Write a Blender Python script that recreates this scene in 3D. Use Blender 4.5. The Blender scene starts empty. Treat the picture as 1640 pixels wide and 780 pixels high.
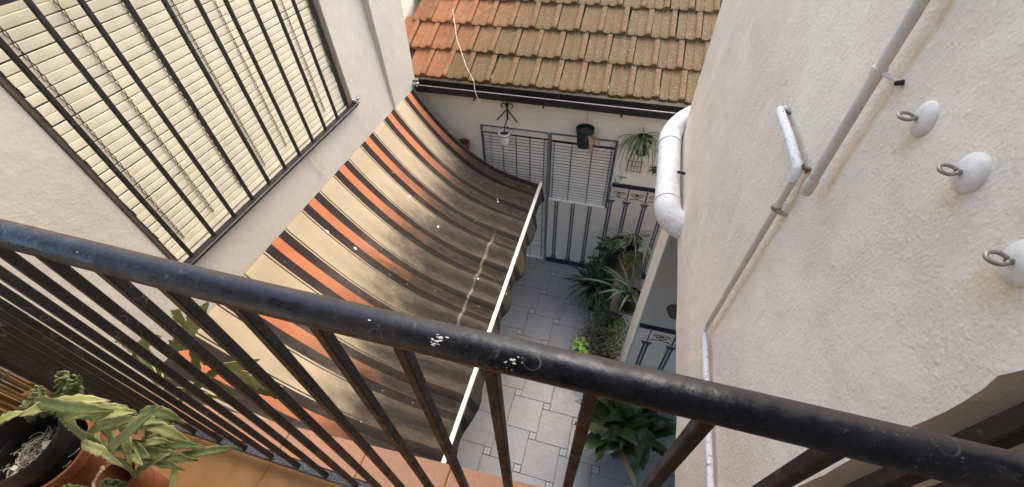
import bpy, bmesh, math, random
from math import sin, cos, pi, radians
from mathutils import Vector, Matrix, noise, Euler

# ------------------------------------------------------------------ camera, sky, sun, exposure
S = bpy.context.scene
COL = S.collection
cam = bpy.data.cameras.new("camera")
cam.sensor_fit = 'HORIZONTAL'; cam.sensor_width = 36.0
cam.lens = 666.79 / 1640 * 36
cam.clip_start = 0.02; cam.clip_end = 500
camo = bpy.data.objects.new("camera", cam)
camo.location = (0, 0, 4.5)
camo.rotation_euler = (0.75185, 0.03102, 0.27088)
COL.objects.link(camo); S.camera = camo

SUN_DIR = Vector((0.22, 0.60, 0.77)).normalized()      # from the scene towards the sun
w = bpy.data.worlds.new("World"); S.world = w; w.use_nodes = True
nt = w.node_tree
sky = nt.nodes.new('ShaderNodeTexSky'); sky.sky_type = 'NISHITA'; sky.sun_disc = False
sky.sun_elevation = math.asin(SUN_DIR.z)
sky.sun_rotation = math.atan2(SUN_DIR.x, SUN_DIR.y)
sky.air_density = 1.0; sky.dust_density = 3.5; sky.ozone_density = 1.0
nt.nodes['Background'].inputs['Strength'].default_value = 0.15
nt.links.new(sky.outputs[0], nt.nodes['Background'].inputs['Color'])
sun = bpy.data.lights.new("sun", 'SUN'); sun.energy = 0.65; sun.angle = radians(55); sun.color = (1.0, 0.88, 0.72)
suno = bpy.data.objects.new("sun", sun); suno.location = (4, 0, 9)
suno.rotation_euler = SUN_DIR.to_track_quat('Z', 'Y').to_euler()
COL.objects.link(suno)
S.view_settings.view_transform = 'Standard'; S.view_settings.look = 'None'
S.view_settings.exposure = 1.88; S.view_settings.gamma = 1
S.render.engine = 'CYCLES'
S.cycles.use_denoising = True
S.cycles.max_bounces = 10; S.cycles.diffuse_bounces = 6

random.seed(7)
R = random.random
def U(a, b): return a + (b - a) * random.random()

# ------------------------------------------------------------------ mesh helpers
WL = {}          # world location of every object we make

class MB:
    "collects faces in world coordinates"
    def __init__(s): s.v = []; s.f = []; s.uv = None
    def add(s, vs, fs):
        o = len(s.v); s.v += [tuple(p) for p in vs]; s.f += [tuple(i + o for i in f) for f in fs]; return s
    def box(s, a, b):
        x0, y0, z0 = a; x1, y1, z1 = b
        return s.add([(x0,y0,z0),(x1,y0,z0),(x1,y1,z0),(x0,y1,z0),(x0,y0,z1),(x1,y0,z1),(x1,y1,z1),(x0,y1,z1)],
                     [(0,3,2,1),(4,5,6,7),(0,1,5,4),(1,2,6,5),(2,3,7,6),(3,0,4,7)])
    def bbox(s, a, b, bev=0.004, seg=1):
        bm = bmesh.new()
        m = MB().box(a, b)
        vs = [bm.verts.new(p) for p in m.v]
        for f in m.f: bm.faces.new([vs[i] for i in f])
        bmesh.ops.bevel(bm, geom=bm.edges[:], offset=bev, segments=seg, affect='EDGES', profile=0.5)
        bm.verts.index_update()
        s.add([v.co[:] for v in bm.verts], [[v.index for v in f.verts] for f in bm.faces]); bm.free(); return s
    def tube(s, pts, r, n=8, cap=True, closed=False):
        pts = [Vector(p) for p in pts]; k = len(pts)
        rs = r if isinstance(r, (list, tuple)) else [r] * k
        up = None; rings = []
        for i, p in enumerate(pts):
            if closed: t = (pts[(i+1) % k] - pts[i-1])
            else: t = pts[min(i+1, k-1)] - pts[max(i-1, 0)]
            if t.length < 1e-9: t = Vector((0,0,1))
            t.normalize()
            if up is None:
                up = Vector((0,0,1)) if abs(t.z) < .9 else Vector((1,0,0))
            a = t.cross(up)
            if a.length < 1e-6: a = t.orthogonal()
            a.normalize(); b = a.cross(t).normalized(); up = b
            rings.append([p + (a * cos(2*pi*j/n) + b * sin(2*pi*j/n)) * rs[i] for j in range(n)])
        o = len(s.v)
        for q in rings: s.v += [tuple(p) for p in q]
        for i in range(k if closed else k - 1):
            i2 = (i + 1) % k
            for j in range(n):
                j2 = (j + 1) % n
                s.f.append((o+i*n+j, o+i*n+j2, o+i2*n+j2, o+i2*n+j))
        if cap and not closed:
            s.f.append(tuple(o + j for j in reversed(range(n))))
            s.f.append(tuple(o + (k-1)*n + j for j in range(n)))
        return s
    def lathe(s, c, prof, n=24, cap_first=True, cap_last=False):
        "profile of (r, z) about the vertical axis through c"
        c = Vector(c); o = len(s.v); k = len(prof)
        for r, z in prof:
            for j in range(n):
                a = 2*pi*j/n; s.v.append((c.x + r*cos(a), c.y + r*sin(a), c.z + z))
        for i in range(k-1):
            for j in range(n):
                j2 = (j+1) % n
                s.f.append((o+i*n+j, o+i*n+j2, o+(i+1)*n+j2, o+(i+1)*n+j))
        if cap_first: s.f.append(tuple(o + j for j in reversed(range(n))))
        if cap_last: s.f.append(tuple(o + (k-1)*n + j for j in range(n)))
        return s
    def ball(s, c, r, n=6, sc=(1,1,1)):
        c = Vector(c); m = max(3, n//2 + 1); o = len(s.v)
        for i in range(1, m):
            th = pi*i/m
            for j in range(n):
                a = 2*pi*j/n
                s.v.append((c.x + r*sc[0]*sin(th)*cos(a), c.y + r*sc[1]*sin(th)*sin(a), c.z + r*sc[2]*cos(th)))
        top = len(s.v); s.v.append((c.x, c.y, c.z + r*sc[2])); s.v.append((c.x, c.y, c.z - r*sc[2]))
        for i in range(m-2):
            for j in range(n):
                j2 = (j+1) % n
                s.f.append((o+i*n+j, o+(i+1)*n+j, o+(i+1)*n+j2, o+i*n+j2))
        for j in range(n):
            j2 = (j+1) % n
            s.f.append((top, o+j, o+j2)); s.f.append((top+1, o+(m-2)*n+j2, o+(m-2)*n+j))
        return s
    def build(s, name, mat, parent=None, smooth=False, auto=None):
        c = Vector(((min(p[0] for p in s.v) + max(p[0] for p in s.v))/2,
                    (min(p[1] for p in s.v) + max(p[1] for p in s.v))/2,
                    (min(p[2] for p in s.v) + max(p[2] for p in s.v))/2))
        me = bpy.data.meshes.new(name)
        me.from_pydata([(p[0]-c.x, p[1]-c.y, p[2]-c.z) for p in s.v], [], s.f)
        me.materials.append(mat)
        if smooth or auto: me.polygons.foreach_set('use_smooth', [True]*len(me.polygons))
        if auto: me.set_sharp_from_angle(angle=radians(auto))
        me.update()
        return link(name, me, c, parent)

def link(name, me, loc, parent=None, rot=None):
    o = bpy.data.objects.new(name, me); COL.objects.link(o)
    loc = Vector(loc); WL[o.name] = loc
    if parent is not None:
        o.parent = parent; o.location = loc - WL[parent.name]
    else: o.location = loc
    if rot is not None: o.rotation_euler = rot
    return o

def tag(o, label=None, cat=None, group=None, kind=None):
    if label: o['label'] = label
    if cat: o['category'] = cat
    if group: o['group'] = group
    if kind: o['kind'] = kind
    return o

def thing(name, loc, label, cat, group=None):
    return tag(link(name, None, loc), label, cat, group)

# ------------------------------------------------------------------ material helpers
class NT:
    def __init__(s, name):
        s.m = bpy.data.materials.new(name); s.m.use_nodes = True
        s.t = s.m.node_tree; s.b = s.t.nodes['Principled BSDF']; s._p = None; s._o = None
    def n(s, typ, **kw):
        x = s.t.nodes.new(typ)
        for k, v in kw.items():
            if k.startswith('i_'):
                key = k[2:]; key = int(key) if key.isdigit() else key
                s.put(x, key, v)
            else: setattr(x, k, v)
        return x
    def put(s, node, key, v):
        if isinstance(v, bpy.types.NodeSocket): s.t.links.new(v, node.inputs[key])
        else: node.inputs[key].default_value = v
    def pos(s):
        if s._p is None: s._p = s.n('ShaderNodeNewGeometry').outputs['Position']
        return s._p
    def obj(s):
        if s._o is None: s._o = s.n('ShaderNodeTexCoord').outputs['Object']
        return s._o
    def noise(s, scale, detail=4, rough=.55, vec=None, out='Fac', dist=0):
        x = s.n('ShaderNodeTexNoise'); s.put(x, 'Vector', vec or s.pos())
        x.inputs['Scale'].default_value = scale; x.inputs['Detail'].default_value = detail
        x.inputs['Roughness'].default_value = rough; x.inputs['Distortion'].default_value = dist
        return x.outputs[out]
    def voro(s, scale, vec=None, feature='F1', out='Distance', rnd=1):
        x = s.n('ShaderNodeTexVoronoi', feature=feature); s.put(x, 'Vector', vec or s.pos())
        x.inputs['Scale'].default_value = scale; x.inputs['Randomness'].default_value = rnd
        return x.outputs[out]
    def map(s, v, a, b, c=0., d=1., smooth=False):
        x = s.n('ShaderNodeMapRange'); x.clamp = True
        if smooth: x.interpolation_type = 'SMOOTHSTEP'
        s.put(x, 'Value', v)
        for k, q in zip(('From Min','From Max','To Min','To Max'), (a,b,c,d)): s.put(x, k, q)
        return x.outputs[0]
    def math(s, op, a, b=0., c=None):
        x = s.n('ShaderNodeMath', operation=op); s.put(x, 0, a); s.put(x, 1, b)
        if c is not None: s.put(x, 2, c)
        return x.outputs[0]
    def mix(s, f, a, b, mode='MIX'):
        x = s.n('ShaderNodeMix', data_type='RGBA', blend_type=mode)
        s.put(x, 0, f)
        for key, v in ((6, a), (7, b)):
            if isinstance(v, (tuple, list)): v = tuple(v) + (1,) if len(v) == 3 else v
            s.put(x, key, v)
        return x.outputs[2]
    def xyz(s, v=None):
        x = s.n('ShaderNodeSeparateXYZ'); s.put(x, 0, v or s.pos()); return x.outputs
    def scale(s, v, sc):
        x = s.n('ShaderNodeMapping'); s.put(x, 'Vector', v); x.inputs['Scale'].default_value = sc; return x.outputs[0]
    def rnd(s): return s.n('ShaderNodeObjectInfo').outputs['Random']
    def bump(s, h, dist=.004, strength=1., normal=None):
        x = s.n('ShaderNodeBump'); s.put(x, 'Height', h); x.inputs['Distance'].default_value = dist
        x.inputs['Strength'].default_value = strength
        if normal is not None: s.put(x, 'Normal', normal)
        return x.outputs[0]
    def out(s, col=None, rough=None, normal=None, spec=None, metal=None, trans=None):
        if col is not None: s.put(s.b, 'Base Color', tuple(col)+(1,) if isinstance(col, (tuple,list)) and len(col)==3 else col)
        if rough is not None: s.put(s.b, 'Roughness', rough)
        if normal is not None: s.put(s.b, 'Normal', normal)
        if spec is not None: s.put(s.b, 'Specular IOR Level', spec)
        if metal is not None: s.put(s.b, 'Metallic', metal)
        return s.m

def simple(name, col, rough=.6, var=.15, nscale=30, spec=.4, metal=0, bump=0., bscale=200):
    t = NT(name)
    f = t.map(t.noise(nscale, 5), .3, .7, 1-var, 1+var)
    c = t.mix(1.0, col, t.n('ShaderNodeCombineColor', i_0=f, i_1=f, i_2=f).outputs[0], 'MULTIPLY')
    nm = t.bump(t.noise(bscale, 3), bump) if bump else None
    return t.out(c, rough, nm, spec, metal)

def plaster(name, col, coarse=1.0, marks=None,  stain=(.60,.48,.30), stain_amt=.25, relief=.004):
    t = NT(name)
    big = t.noise(1.6, 6, .6); mid = t.noise(9, 5, .6)
    c = t.mix(t.map(big, .35, .7), tuple(k*.93 for k in col), tuple(min(1, k*1.05) for k in col))
    c = t.mix(t.map(mid, .55, .8, 0, .35), c, tuple(k*.86 for k in col))
    c = t.mix(t.map(t.noise(3.3, 5, .65, dist=.6), .58, .78, 0, stain_amt), c, stain)
    spots = t.map(t.voro(11), .0, .035, 1, 0)
    gate = t.map(t.noise(23, 2), .58, .64)
    c = t.mix(t.math('MULTIPLY', spots, t.math('MULTIPLY', gate, .5)), c, (.33,.29,.23))
    pt = t.map(t.noise(2.4, 7, .72, dist=.8), .52, .60, 0, .30)
    c = t.mix(pt, c, tuple(min(.9, k*1.14) for k in col))
    if marks:
        p = t.xyz(); wob = t.math('MULTIPLY', t.math('SUBTRACT', t.noise(28, 4), .5), .02)
        m_ = None
        for kind, y, z0, z1, wd in marks:
            if kind == 'line':      # cream strip on the near side of a vertical pipe
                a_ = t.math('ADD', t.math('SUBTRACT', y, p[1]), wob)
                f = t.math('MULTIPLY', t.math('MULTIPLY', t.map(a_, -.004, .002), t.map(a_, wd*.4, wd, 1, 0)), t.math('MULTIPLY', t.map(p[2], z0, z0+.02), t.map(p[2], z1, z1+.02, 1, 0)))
            else:                   # rust run below a hook plate
                dy = t.math('ABSOLUTE', t.math('ADD', t.math('SUBTRACT', p[1], y), wob))
                f = t.math('MULTIPLY', t.map(dy, wd*.3, wd, 1, 0), t.math('MULTIPLY', t.map(p[2], z0, z0+.035), t.map(p[2], z1, z1+.004, 1, 0)))
            m_ = f if m_ is None else t.math('MAXIMUM', m_, f)
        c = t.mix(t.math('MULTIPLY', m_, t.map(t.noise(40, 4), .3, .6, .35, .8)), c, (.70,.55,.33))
    cr = t.math('ABSOLUTE', t.math('SUBTRACT', t.noise(1.1, 5, .6, dist=.4), .5))
    c = t.mix(t.math('MULTIPLY', t.map(cr, .0, .0022, 1, 0), t.map(t.noise(2.2, 2), .5, .6, 0, .35)), c, tuple(k*.6 for k in col))
    mask = t.map(t.noise(1.7, 4, .6), .38, .60, .34, 1)
    h1 = t.noise(75, 6, .78); h2 = t.map(t.voro(130), .0, .6, 1, 0); h3 = t.noise(14, 3)
    h = t.math('ADD', t.math('MULTIPLY', t.math('ADD', t.math('MULTIPLY', h1, .8), t.math('MULTIPLY', h2, .17)), t.math('MULTIPLY', mask, coarse)), t.math('MULTIPLY', h3, 1.15))
    return t.out(c, .9, t.bump(h, relief), .25)

def black_paint(name, tint=(.012,.012,.014), rust=.5, rough=.33):
    t = NT(name)
    c = t.mix(t.map(t.noise(60, 5), .45, .75, 0, .4), tint, (.022,.021,.024))
    c = t.mix(t.map(t.noise(9, 6, .7), .56, .74, 0, rust), c, (.075,.05,.035))
    nx = t.noise(8, 2, out='Color')
    v = t.n('ShaderNodeVectorMath', operation='ADD'); t.put(v, 0, t.pos())
    sc = t.n('ShaderNodeVectorMath', operation='SCALE'); t.put(sc, 0, nx); sc.inputs['Scale'].default_value = .02; t.put(v, 1, sc.outputs[0])
    d = t.voro(42, v.outputs[0])
    ring = t.math('MULTIPLY', t.map(d, .28, .32), t.map(d, .34, .38, 1, 0))
    rg = t.math('MULTIPLY', ring, t.map(t.noise(16, 3), .55, .66, 0, .22))
    c = t.mix(rg, c, (.40,.38,.36))
    sm = t.math('MULTIPLY', t.map(t.noise(34, 6, .75, dist=.8), .60, .72), t.map(t.noise(11, 2), .45, .6, 0, .22))
    c = t.mix(sm, c, (.35,.33,.31))
    spk = t.math('MULTIPLY', t.map(t.voro(75), .03, .09, 1, 0), t.map(t.noise(30, 1), .66, .72, 0, .8))
    c = t.mix(spk, c, (.75,.74,.72))
    r = t.map(t.noise(25, 5, .7), .35, .7, rough-.08, rough+.28)
    h = t.math('ADD', t.math('MULTIPLY', t.noise(45, 4), 1.), t.math('MULTIPLY', t.math('ADD', spk, rg), .4))
    return t.out(c, r, t.bump(h, .0016), .5)

def rail_paint():
    m = black_paint('worn handrail paint', (.006,.007,.012), .45, .27); T = m.node_tree; b = T.nodes['Principled BSDF']
    t = NT.__new__(NT); t.m = m; t.t = T; t.b = b; t._p = None; t._o = None
    src = b.inputs['Base Color'].links[0].from_socket
    p = t.xyz()
    # dry brown dust and chalked paint along the outer top of the tube
    side = t.map(t.math('ADD', p[1], t.math('MULTIPLY', t.math('SUBTRACT', t.noise(40, 5, .7), .5), .010)), .186, .196)
    dust = t.math('MULTIPLY', side, t.map(t.noise(13, 5, .7), .32, .62, .35, .9))
    c = t.mix(dust, src, (.050,.037,.027))
    c = t.mix(t.math('MULTIPLY', t.map(t.noise(190, 4, .8), .60, .68), t.map(t.noise(8, 3), .45, .65, .1, .6)), c, (.20,.18,.165))
    rs = b.inputs['Roughness'].links[0].from_socket
    t.out(c, t.math('ADD', rs, t.math('MULTIPLY', dust, .5)), spec=.38)
    return m

def leaf_mat(name, a, b, dry=(.35,.25,.10), dryness=.2, rough=.45, stripe=None, nscale=25):
    t = NT(name)
    c = t.mix(t.rnd(), a, b)
    c = t.mix(t.map(t.noise(nscale, 4), .4, .7, 0, .5), c, tuple(k*.6 for k in a))
    c = t.mix(t.map(t.noise(nscale*.6, 5, .7), .60, .72, 0, dryness), c, dry)
    ed = t.n('ShaderNodeAttribute', attribute_name='edge').outputs['Fac']
    c = t.mix(t.math('MULTIPLY', ed, t.map(t.noise(nscale*1.4, 5, .75), .46, .66, 0, .9)), c, dry)
    t.out(c, rough, t.bump(t.noise(nscale*5, 3), .0015), .4)
    tr = t.n('ShaderNodeBsdfTranslucent'); t.put(tr, 'Color', c)
    mx = t.n('ShaderNodeMixShader', i_0=.18)
    t.t.links.new(t.b.outputs[0], mx.inputs[1]); t.t.links.new(tr.outputs[0], mx.inputs[2])
    t.t.links.new(mx.outputs[0], t.t.nodes['Material Output'].inputs['Surface'])
    return t.m

WHITE = (.74,.68,.58)
M = {}
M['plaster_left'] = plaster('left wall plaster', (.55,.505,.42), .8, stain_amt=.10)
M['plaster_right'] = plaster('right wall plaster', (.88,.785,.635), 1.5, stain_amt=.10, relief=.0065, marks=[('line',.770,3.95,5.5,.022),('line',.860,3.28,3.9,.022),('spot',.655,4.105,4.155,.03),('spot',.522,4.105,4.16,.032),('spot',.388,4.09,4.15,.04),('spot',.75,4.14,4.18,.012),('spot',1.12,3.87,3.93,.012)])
M['plaster_back'] = plaster('back wall plaster', (.70,.65,.565), .4, stain_amt=.12)
M['plaster_shaded'] = plaster('shaded gallery plaster', (.36,.335,.30), .4, stain_amt=.12)  # darker grey: the shade under the overhang is put into the colour
M['plaster_sun'] = plaster('neighbour wall plaster', (.80,.72,.56), .5, stain_amt=.1)
M['black'] = black_paint('black gloss paint on iron')
M['rail'] = rail_paint()
M['black_bar'] = black_paint('black paint on bars', (.008,.007,.007), .2, .45)  # brown: rust, plus warm bounce on the bar sides put into the colour
M['iron'] = simple('dark iron', (.02,.017,.016), .55, .4, 60)
M['steel'] = simple('weathered steel', (.34,.31,.27), .42, .2, 60, metal=.6)
M['grey_paint'] = simple('grey beige paint', (.60,.55,.48), .5, .10, 12, bump=.001)
M['cream_metal'] = simple('cream lacquered metal', (.78,.74,.62), .35, .08, 14)
M['fitting'] = simple('crumpled foil', (.42,.41,.40), .3, .7, 120, metal=.7, bump=.01, bscale=120)
M['gutter'] = simple('black gutter', (.022,.020,.019), .42, .4, 25)
M['gutter_lip_highlight'] = simple('gutter lip highlight', (.42,.42,.43), .35, .25, 30, metal=.6)  # paler metal stands in for the highlight along the black lip
M['cord'] = simple('pale cord', (.66,.58,.42), .8, .2)
M['rope'] = simple('tan strap', (.42,.30,.13), .8, .2)
M['chain'] = simple('oxidised chain', (.06,.048,.036), .55, .4)
M['window_dark'] = simple('dark brown window wood', (.07,.055,.042), .5, .3)
M['white_plastic'] = simple('white paint on plastic', (.72,.70,.66), .5, .12, 40, bump=.001)
M['plate'] = simple('chipped white enamel plate', (.68,.64,.57), .55, .12, 70, bump=.0007, bscale=90)
M['black_plastic'] = simple('black plastic', (.010,.010,.011), .38, .5, 40, bump=.0008)
M['green_plastic'] = simple('dark green plastic', (.010,.024,.018), .4, .3, 30)
M['soil'] = simple('dry soil', (.055,.042,.03), .95, .5, 90, bump=.01, bscale=130)
M['lamp'] = simple('dark lamp housing', (.05,.042,.035), .5, .3)

def mk_flaking():
    t = NT('flaking white paint on pipe')
    f = t.math('MULTIPLY', t.map(t.noise(55, 5, .75), .57, .62), .9)
    c = t.mix(f, (.74,.73,.71), (.20,.13,.09))
    c = t.mix(t.map(t.noise(130, 3), .6, .7, 0, .5), c, (.32,.29,.26))
    return t.out(c, .6, t.bump(t.noise(90, 4), .002), .4)
M['flaking'] = mk_flaking()

def mk_drain():
    t = NT('weathered white drain pipe')
    c = t.mix(t.map(t.noise(14, 6, .7), .45, .75, 0, .65), (.80,.79,.77), (.46,.43,.40))
    c = t.mix(t.map(t.noise(50, 6, .85), .56, .66, 0, .75), c, (.24,.21,.19))
    c = t.mix(t.map(t.noise(3, 3), .45, .7, 0, .3), c, (.58,.55,.58))
    return t.out(c, .6, t.bump(t.noise(40, 4), .003), .4)
M['drain'] = mk_drain()

def mk_terracotta(name, a, b):
    t = NT(name)
    c = t.mix(t.map(t.noise(7, 5), .35, .7), a, b)
    c = t.mix(t.map(t.noise(28, 6, .75), .60, .75, 0, .35), c, (.50,.40,.30))
    return t.out(c, .75, t.bump(t.noise(120, 3), .0012), .3)
M['terracotta'] = mk_terracotta('terracotta', (.24,.085,.038), (.14,.045,.02))
M['balcony_tile'] = mk_terracotta('balcony clay tile', (.27,.145,.058), (.19,.10,.04))
def mk_ledge():
    t = NT('pink granular clay')
    g = t.noise(420, 2, .6)
    c = t.mix(t.map(g, .35, .65), (.26,.125,.070), (.37,.21,.135))
    c = t.mix(t.map(t.noise(260, 2), .64, .70, 0, .8), c, (.46,.35,.28))
    c = t.mix(t.map(t.noise(5, 5), .45, .8, 0, .5), c, (.24,.15,.11))
    return t.out(c, .85, t.bump(g, .001), .25)
M['ledge'] = mk_ledge()

def mk_floor():
    t = NT('grey ceramic floor tile')
    r = t.rnd()
    c = t.mix(r, (.285,.272,.258), (.315,.305,.297))
    c = t.mix(t.map(t.noise(4, 6, .65), .4, .7, 0, .5), c, (.235,.218,.198))
    c = t.mix(t.map(t.noise(60, 4), .5, .75, 0, .3), c, (.33,.30,.27))
    c = t.mix(t.math('MULTIPLY', t.map(t.voro(24), .0, .05, 1, 0), t.map(t.noise(19, 1), .52, .6, 0, .8)), c, (.11,.09,.07))
    return t.out(c, t.map(t.noise(12, 4), .3, .7, .22, .42), t.bump(t.noise(30, 4), .002), .4)
M['floor'] = mk_floor()
M['grout'] = simple('dark grout', (.11,.095,.08), .95, .3)
def mk_inset():
    t = NT('patterned inset tile')
    o = t.xyz(t.obj()); ax = t.math('ABSOLUTE', o[0]); ay = t.math('ABSOLUTE', o[1])
    mx = t.math('MAXIMUM', ax, ay)
    rr = t.math('SQRT', t.math('ADD', t.math('MULTIPLY', ax, ax), t.math('MULTIPLY', ay, ay)))
    an = t.math('ARCTAN2', o[1], o[0])
    pet = t.math('ADD', .017, t.math('MULTIPLY', .009, t.math('COSINE', t.math('MULTIPLY', an, 4.))))
    dark = t.map(t.math('ABSOLUTE', t.math('SUBTRACT', rr, pet)), .003, .005, 1, 0)
    edge = t.map(mx, .029, .0305)
    cor = t.map(t.math('ABSOLUTE', t.math('SUBTRACT', t.math('ADD', ax, ay), .05)), .002, .004, 1, 0)
    f = t.math('MAXIMUM', t.math('MAXIMUM', dark, edge), cor)
    c = t.mix(t.math('MULTIPLY', f, .7), (.46,.43,.40), (.07,.06,.065))
    c = t.mix(t.map(rr, .004, .006, .8, 0), c, (.10,.06,.05))
    return t.out(c, .45, None, .4)
M['inset'] = mk_inset()

def mk_roof():
    t = NT('mossy clay roof tile')
    x = t.xyz()
    r = t.rnd()
    base = t.mix(r, (.34,.135,.062), (.26,.098,.048))
    base = t.mix(t.map(t.noise(35, 4), .45, .75, 0, .5), base, (.22,.105,.065))
    base = t.mix(t.map(t.noise(9, 6, .75), .42, .62, 0, .55), base, (.27,.185,.105))
    # moss and lichen get heavier away from the sheltered left verge
    grow = t.math('ADD', t.map(x[0], -2.35, -.75, -.17, .50), t.math('MULTIPLY', t.math('SUBTRACT', r, .5), .34))
    n1 = t.math('ADD', t.noise(16, 6, .72), grow)
    rib = t.n('ShaderNodeAttribute', attribute_name='rib').outputs['Fac']
    moss = t.math('MULTIPLY', t.math('MULTIPLY', t.map(n1, .42, .66), t.map(t.noise(55, 5, .75), .30, .55, .5, 1)), t.math('SUBTRACT', 1., t.math('MULTIPLY', rib, t.map(t.noise(14, 5, .7), .42, .64, .0, .85))))
    mc = t.mix(t.noise(40, 4), (.078,.066,.030), (.150,.126,.066))
    c = t.mix(t.math('MULTIPLY', moss, .93), base, mc)
    lich = t.math('MULTIPLY', t.map(t.noise(75, 4, .7), .57, .63), t.map(t.math('ADD', t.noise(5, 3), t.map(x[0], -2.0, .3, -.22, .16)), .42, .58))
    c = t.mix(t.math('MULTIPLY', lich, .75), c, (.50,.48,.42))
    c = t.mix(t.map(t.noise(48, 5, .8), .62, .70, 0, .7), c, (.075,.065,.05))
    return t.out(c, .92, t.bump(t.math('ADD', t.noise(90, 4), t.math('MULTIPLY', lich, .6)), .006), .2)
M['roof'] = mk_roof()

def mk_awning():
    t = NT('striped awning canvas')
    uv = t.n('ShaderNodeUVMap').outputs[0]
    u = t.xyz(uv)           # x: metres along the wall, y: 0 at wall, 1 at front bar
    k = t.math('DIVIDE', t.math('SUBTRACT', u[0], 3.561), .4245)
    d = t.math('MULTIPLY', t.math('ABSOLUTE', t.math('SUBTRACT', k, t.math('ROUND', k))), .4245)
    wob = t.math('MULTIPLY', t.math('SUBTRACT', t.noise(30, 2), .5), .003)
    d = t.math('ADD', d, wob)
    org = t.mix(t.map(t.noise(6, 4), .3, .7), (.55,.205,.095), (.45,.165,.078))
    cre = t.mix(t.map(t.noise(4, 5), .3, .7), (.50,.40,.265), (.43,.345,.225))
    drk = (.036,.026,.024)
    def lt(v): return t.map(d, v - .0012, v + .0012)
    c = t.mix(lt(.037), org, drk)
    c = t.mix(lt(.104), c, cre); c = t.mix(lt(.1145), c, drk); c = t.mix(lt(.1235), c, cre)
    # mould and grime that collects towards the low front bar
    gv = t.n('ShaderNodeCombineXYZ', i_0=u[0], i_1=t.math('MULTIPLY', u[1], .75)).outputs[0]
    n1 = t.noise(3.0, 6, .68, gv); n2 = t.noise(13, 6, .75, gv)
    g = t.math('ADD', u[1], t.math('ADD', t.math('MULTIPLY', t.math('SUBTRACT', n1, .5), .52), t.math('MULTIPLY', t.math('SUBTRACT', n2, .5), .28)))
    g = t.math('ADD', g, t.map(u[0], .5, 2.4, -.12, .045))
    fade = t.map(t.noise(2.6, 6, .75), .42, .68, 0, .42)
    c = t.mix(t.math('MULTIPLY', fade, t.map(u[1], .05, .4)), c, (.30,.255,.20))
    grime = t.map(g, .17, .55, 0, .985, smooth=True)
    gst = t.noise(30, 6, .8, t.n('ShaderNodeCombineXYZ', i_0=t.math('MULTIPLY', u[0], 1.6), i_1=t.math('MULTIPLY', u[1], .45)).outputs[0])
    gc = t.mix(t.map(gst, .30, .70), (.026,.020,.015), (.098,.080,.058))
    gs = t.mix(t.math('MULTIPLY', t.map(d, .036, .038), t.map(d, .103, .105, 1, 0)), gc, (.022,.017,.014))
    c = t.mix(grime, c, gs)
    # pale dry scuffs on the grime
    sc = t.math('MULTIPLY', t.map(t.noise(70, 5, .8), .60, .70), t.map(t.noise(4.5, 3), .46, .62, 0, .5))
    c = t.mix(t.math('MULTIPLY', sc, grime), c, (.27,.24,.20))
    # long worn streak parallel to the bar
    wv = t.math('ADD', .815, t.math('MULTIPLY', t.math('SUBTRACT', t.noise(4, 3), .5), .045))
    st = t.map(t.math('ABSOLUTE', t.math('SUBTRACT', u[1], wv)), .003, .012, 1, 0)
    st = t.math('MULTIPLY', st, t.math('MULTIPLY', t.map(u[0], 1.25, 1.5), t.map(u[0], 2.65, 2.8, 1, 0)))
    st = t.math('MULTIPLY', st, t.map(t.noise(24, 5, .8), .38, .52))
    c = t.mix(t.math('MULTIPLY', st, .45), c, (.40,.35,.28))
    # bird droppings
    cv = t.n('ShaderNodeCombineXYZ', i_0=u[0], i_1=t.math('MULTIPLY', u[1], 1.5)).outputs[0]
    cv2 = t.n('ShaderNodeVectorMath', operation='ADD', i_0=cv, i_1=t.n('ShaderNodeVectorMath', operation='SCALE', i_0=t.noise(40, 2, out='Color'), i_Scale=.012).outputs[0]).outputs[0]
    dr = t.math('MULTIPLY', t.map(t.voro(6.5, cv2), .05, .075, 1, 0), t.map(t.noise(2.9, 1), .47, .5))
    c = t.mix(dr, c, (.76,.74,.68))
    dr = t.math('MULTIPLY', t.map(t.voro(19, cv2), .06, .10, 1, 0), t.map(t.noise(8, 2), .56, .60))
    c = t.mix(t.math('MULTIPLY', dr, .7), c, (.62,.58,.50))
    t.out(c, .9, t.bump(t.math('ADD', t.noise(500, 2), t.math('MULTIPLY', t.noise(12, 4), 2)), .002), .15)
    tr = t.n('ShaderNodeBsdfTranslucent'); t.put(tr, 'Color', c)
    mx = t.n('ShaderNodeMixShader', i_0=.12)
    t.t.links.new(t.b.outputs[0], mx.inputs[1]); t.t.links.new(tr.outputs[0], mx.inputs[2])
    t.t.links.new(mx.outputs[0], t.t.nodes['Material Output'].inputs['Surface'])
    return t.m
M['awning'] = mk_awning()

def mk_slat(name, a, b, dirt):
    t = NT(name)
    c = t.mix(t.rnd(), a, b)
    c = t.mix(t.map(t.noise(5, 5, .7), .5, .8, 0, .35), c, dirt)
    return t.out(c, .45, t.bump(t.noise(30, 3), .0003), .35)
M['slat_cream'] = mk_slat('cream blind slat', (.88,.80,.58), (.86,.78,.56), (.60,.50,.33))
M['slat_grey'] = mk_slat('pale grey shutter slat', (.60,.56,.52), (.64,.61,.57), (.46,.41,.34))
M['tile_white'] = simple('glazed off white tile', (.52,.47,.41), .3, .06, 8)
M['tile_violet'] = simple('glazed violet grey tile', (.085,.070,.085), .3, .35, 45)
M['tile_pale_line'] = simple('glazed pale lilac line', (.36,.33,.36), .3, .2, 60)
M['tile_navy'] = simple('glazed navy tile', (.018,.015,.038), .28, .3, 30)
M['tile_ornament'] = simple('brown glaze ornament', (.17,.095,.055), .35, .5, 50)
M['reed'] = leaf_mat('dry reed', (.34,.22,.08), (.22,.13,.05), dryness=.3, rough=.7)
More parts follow.
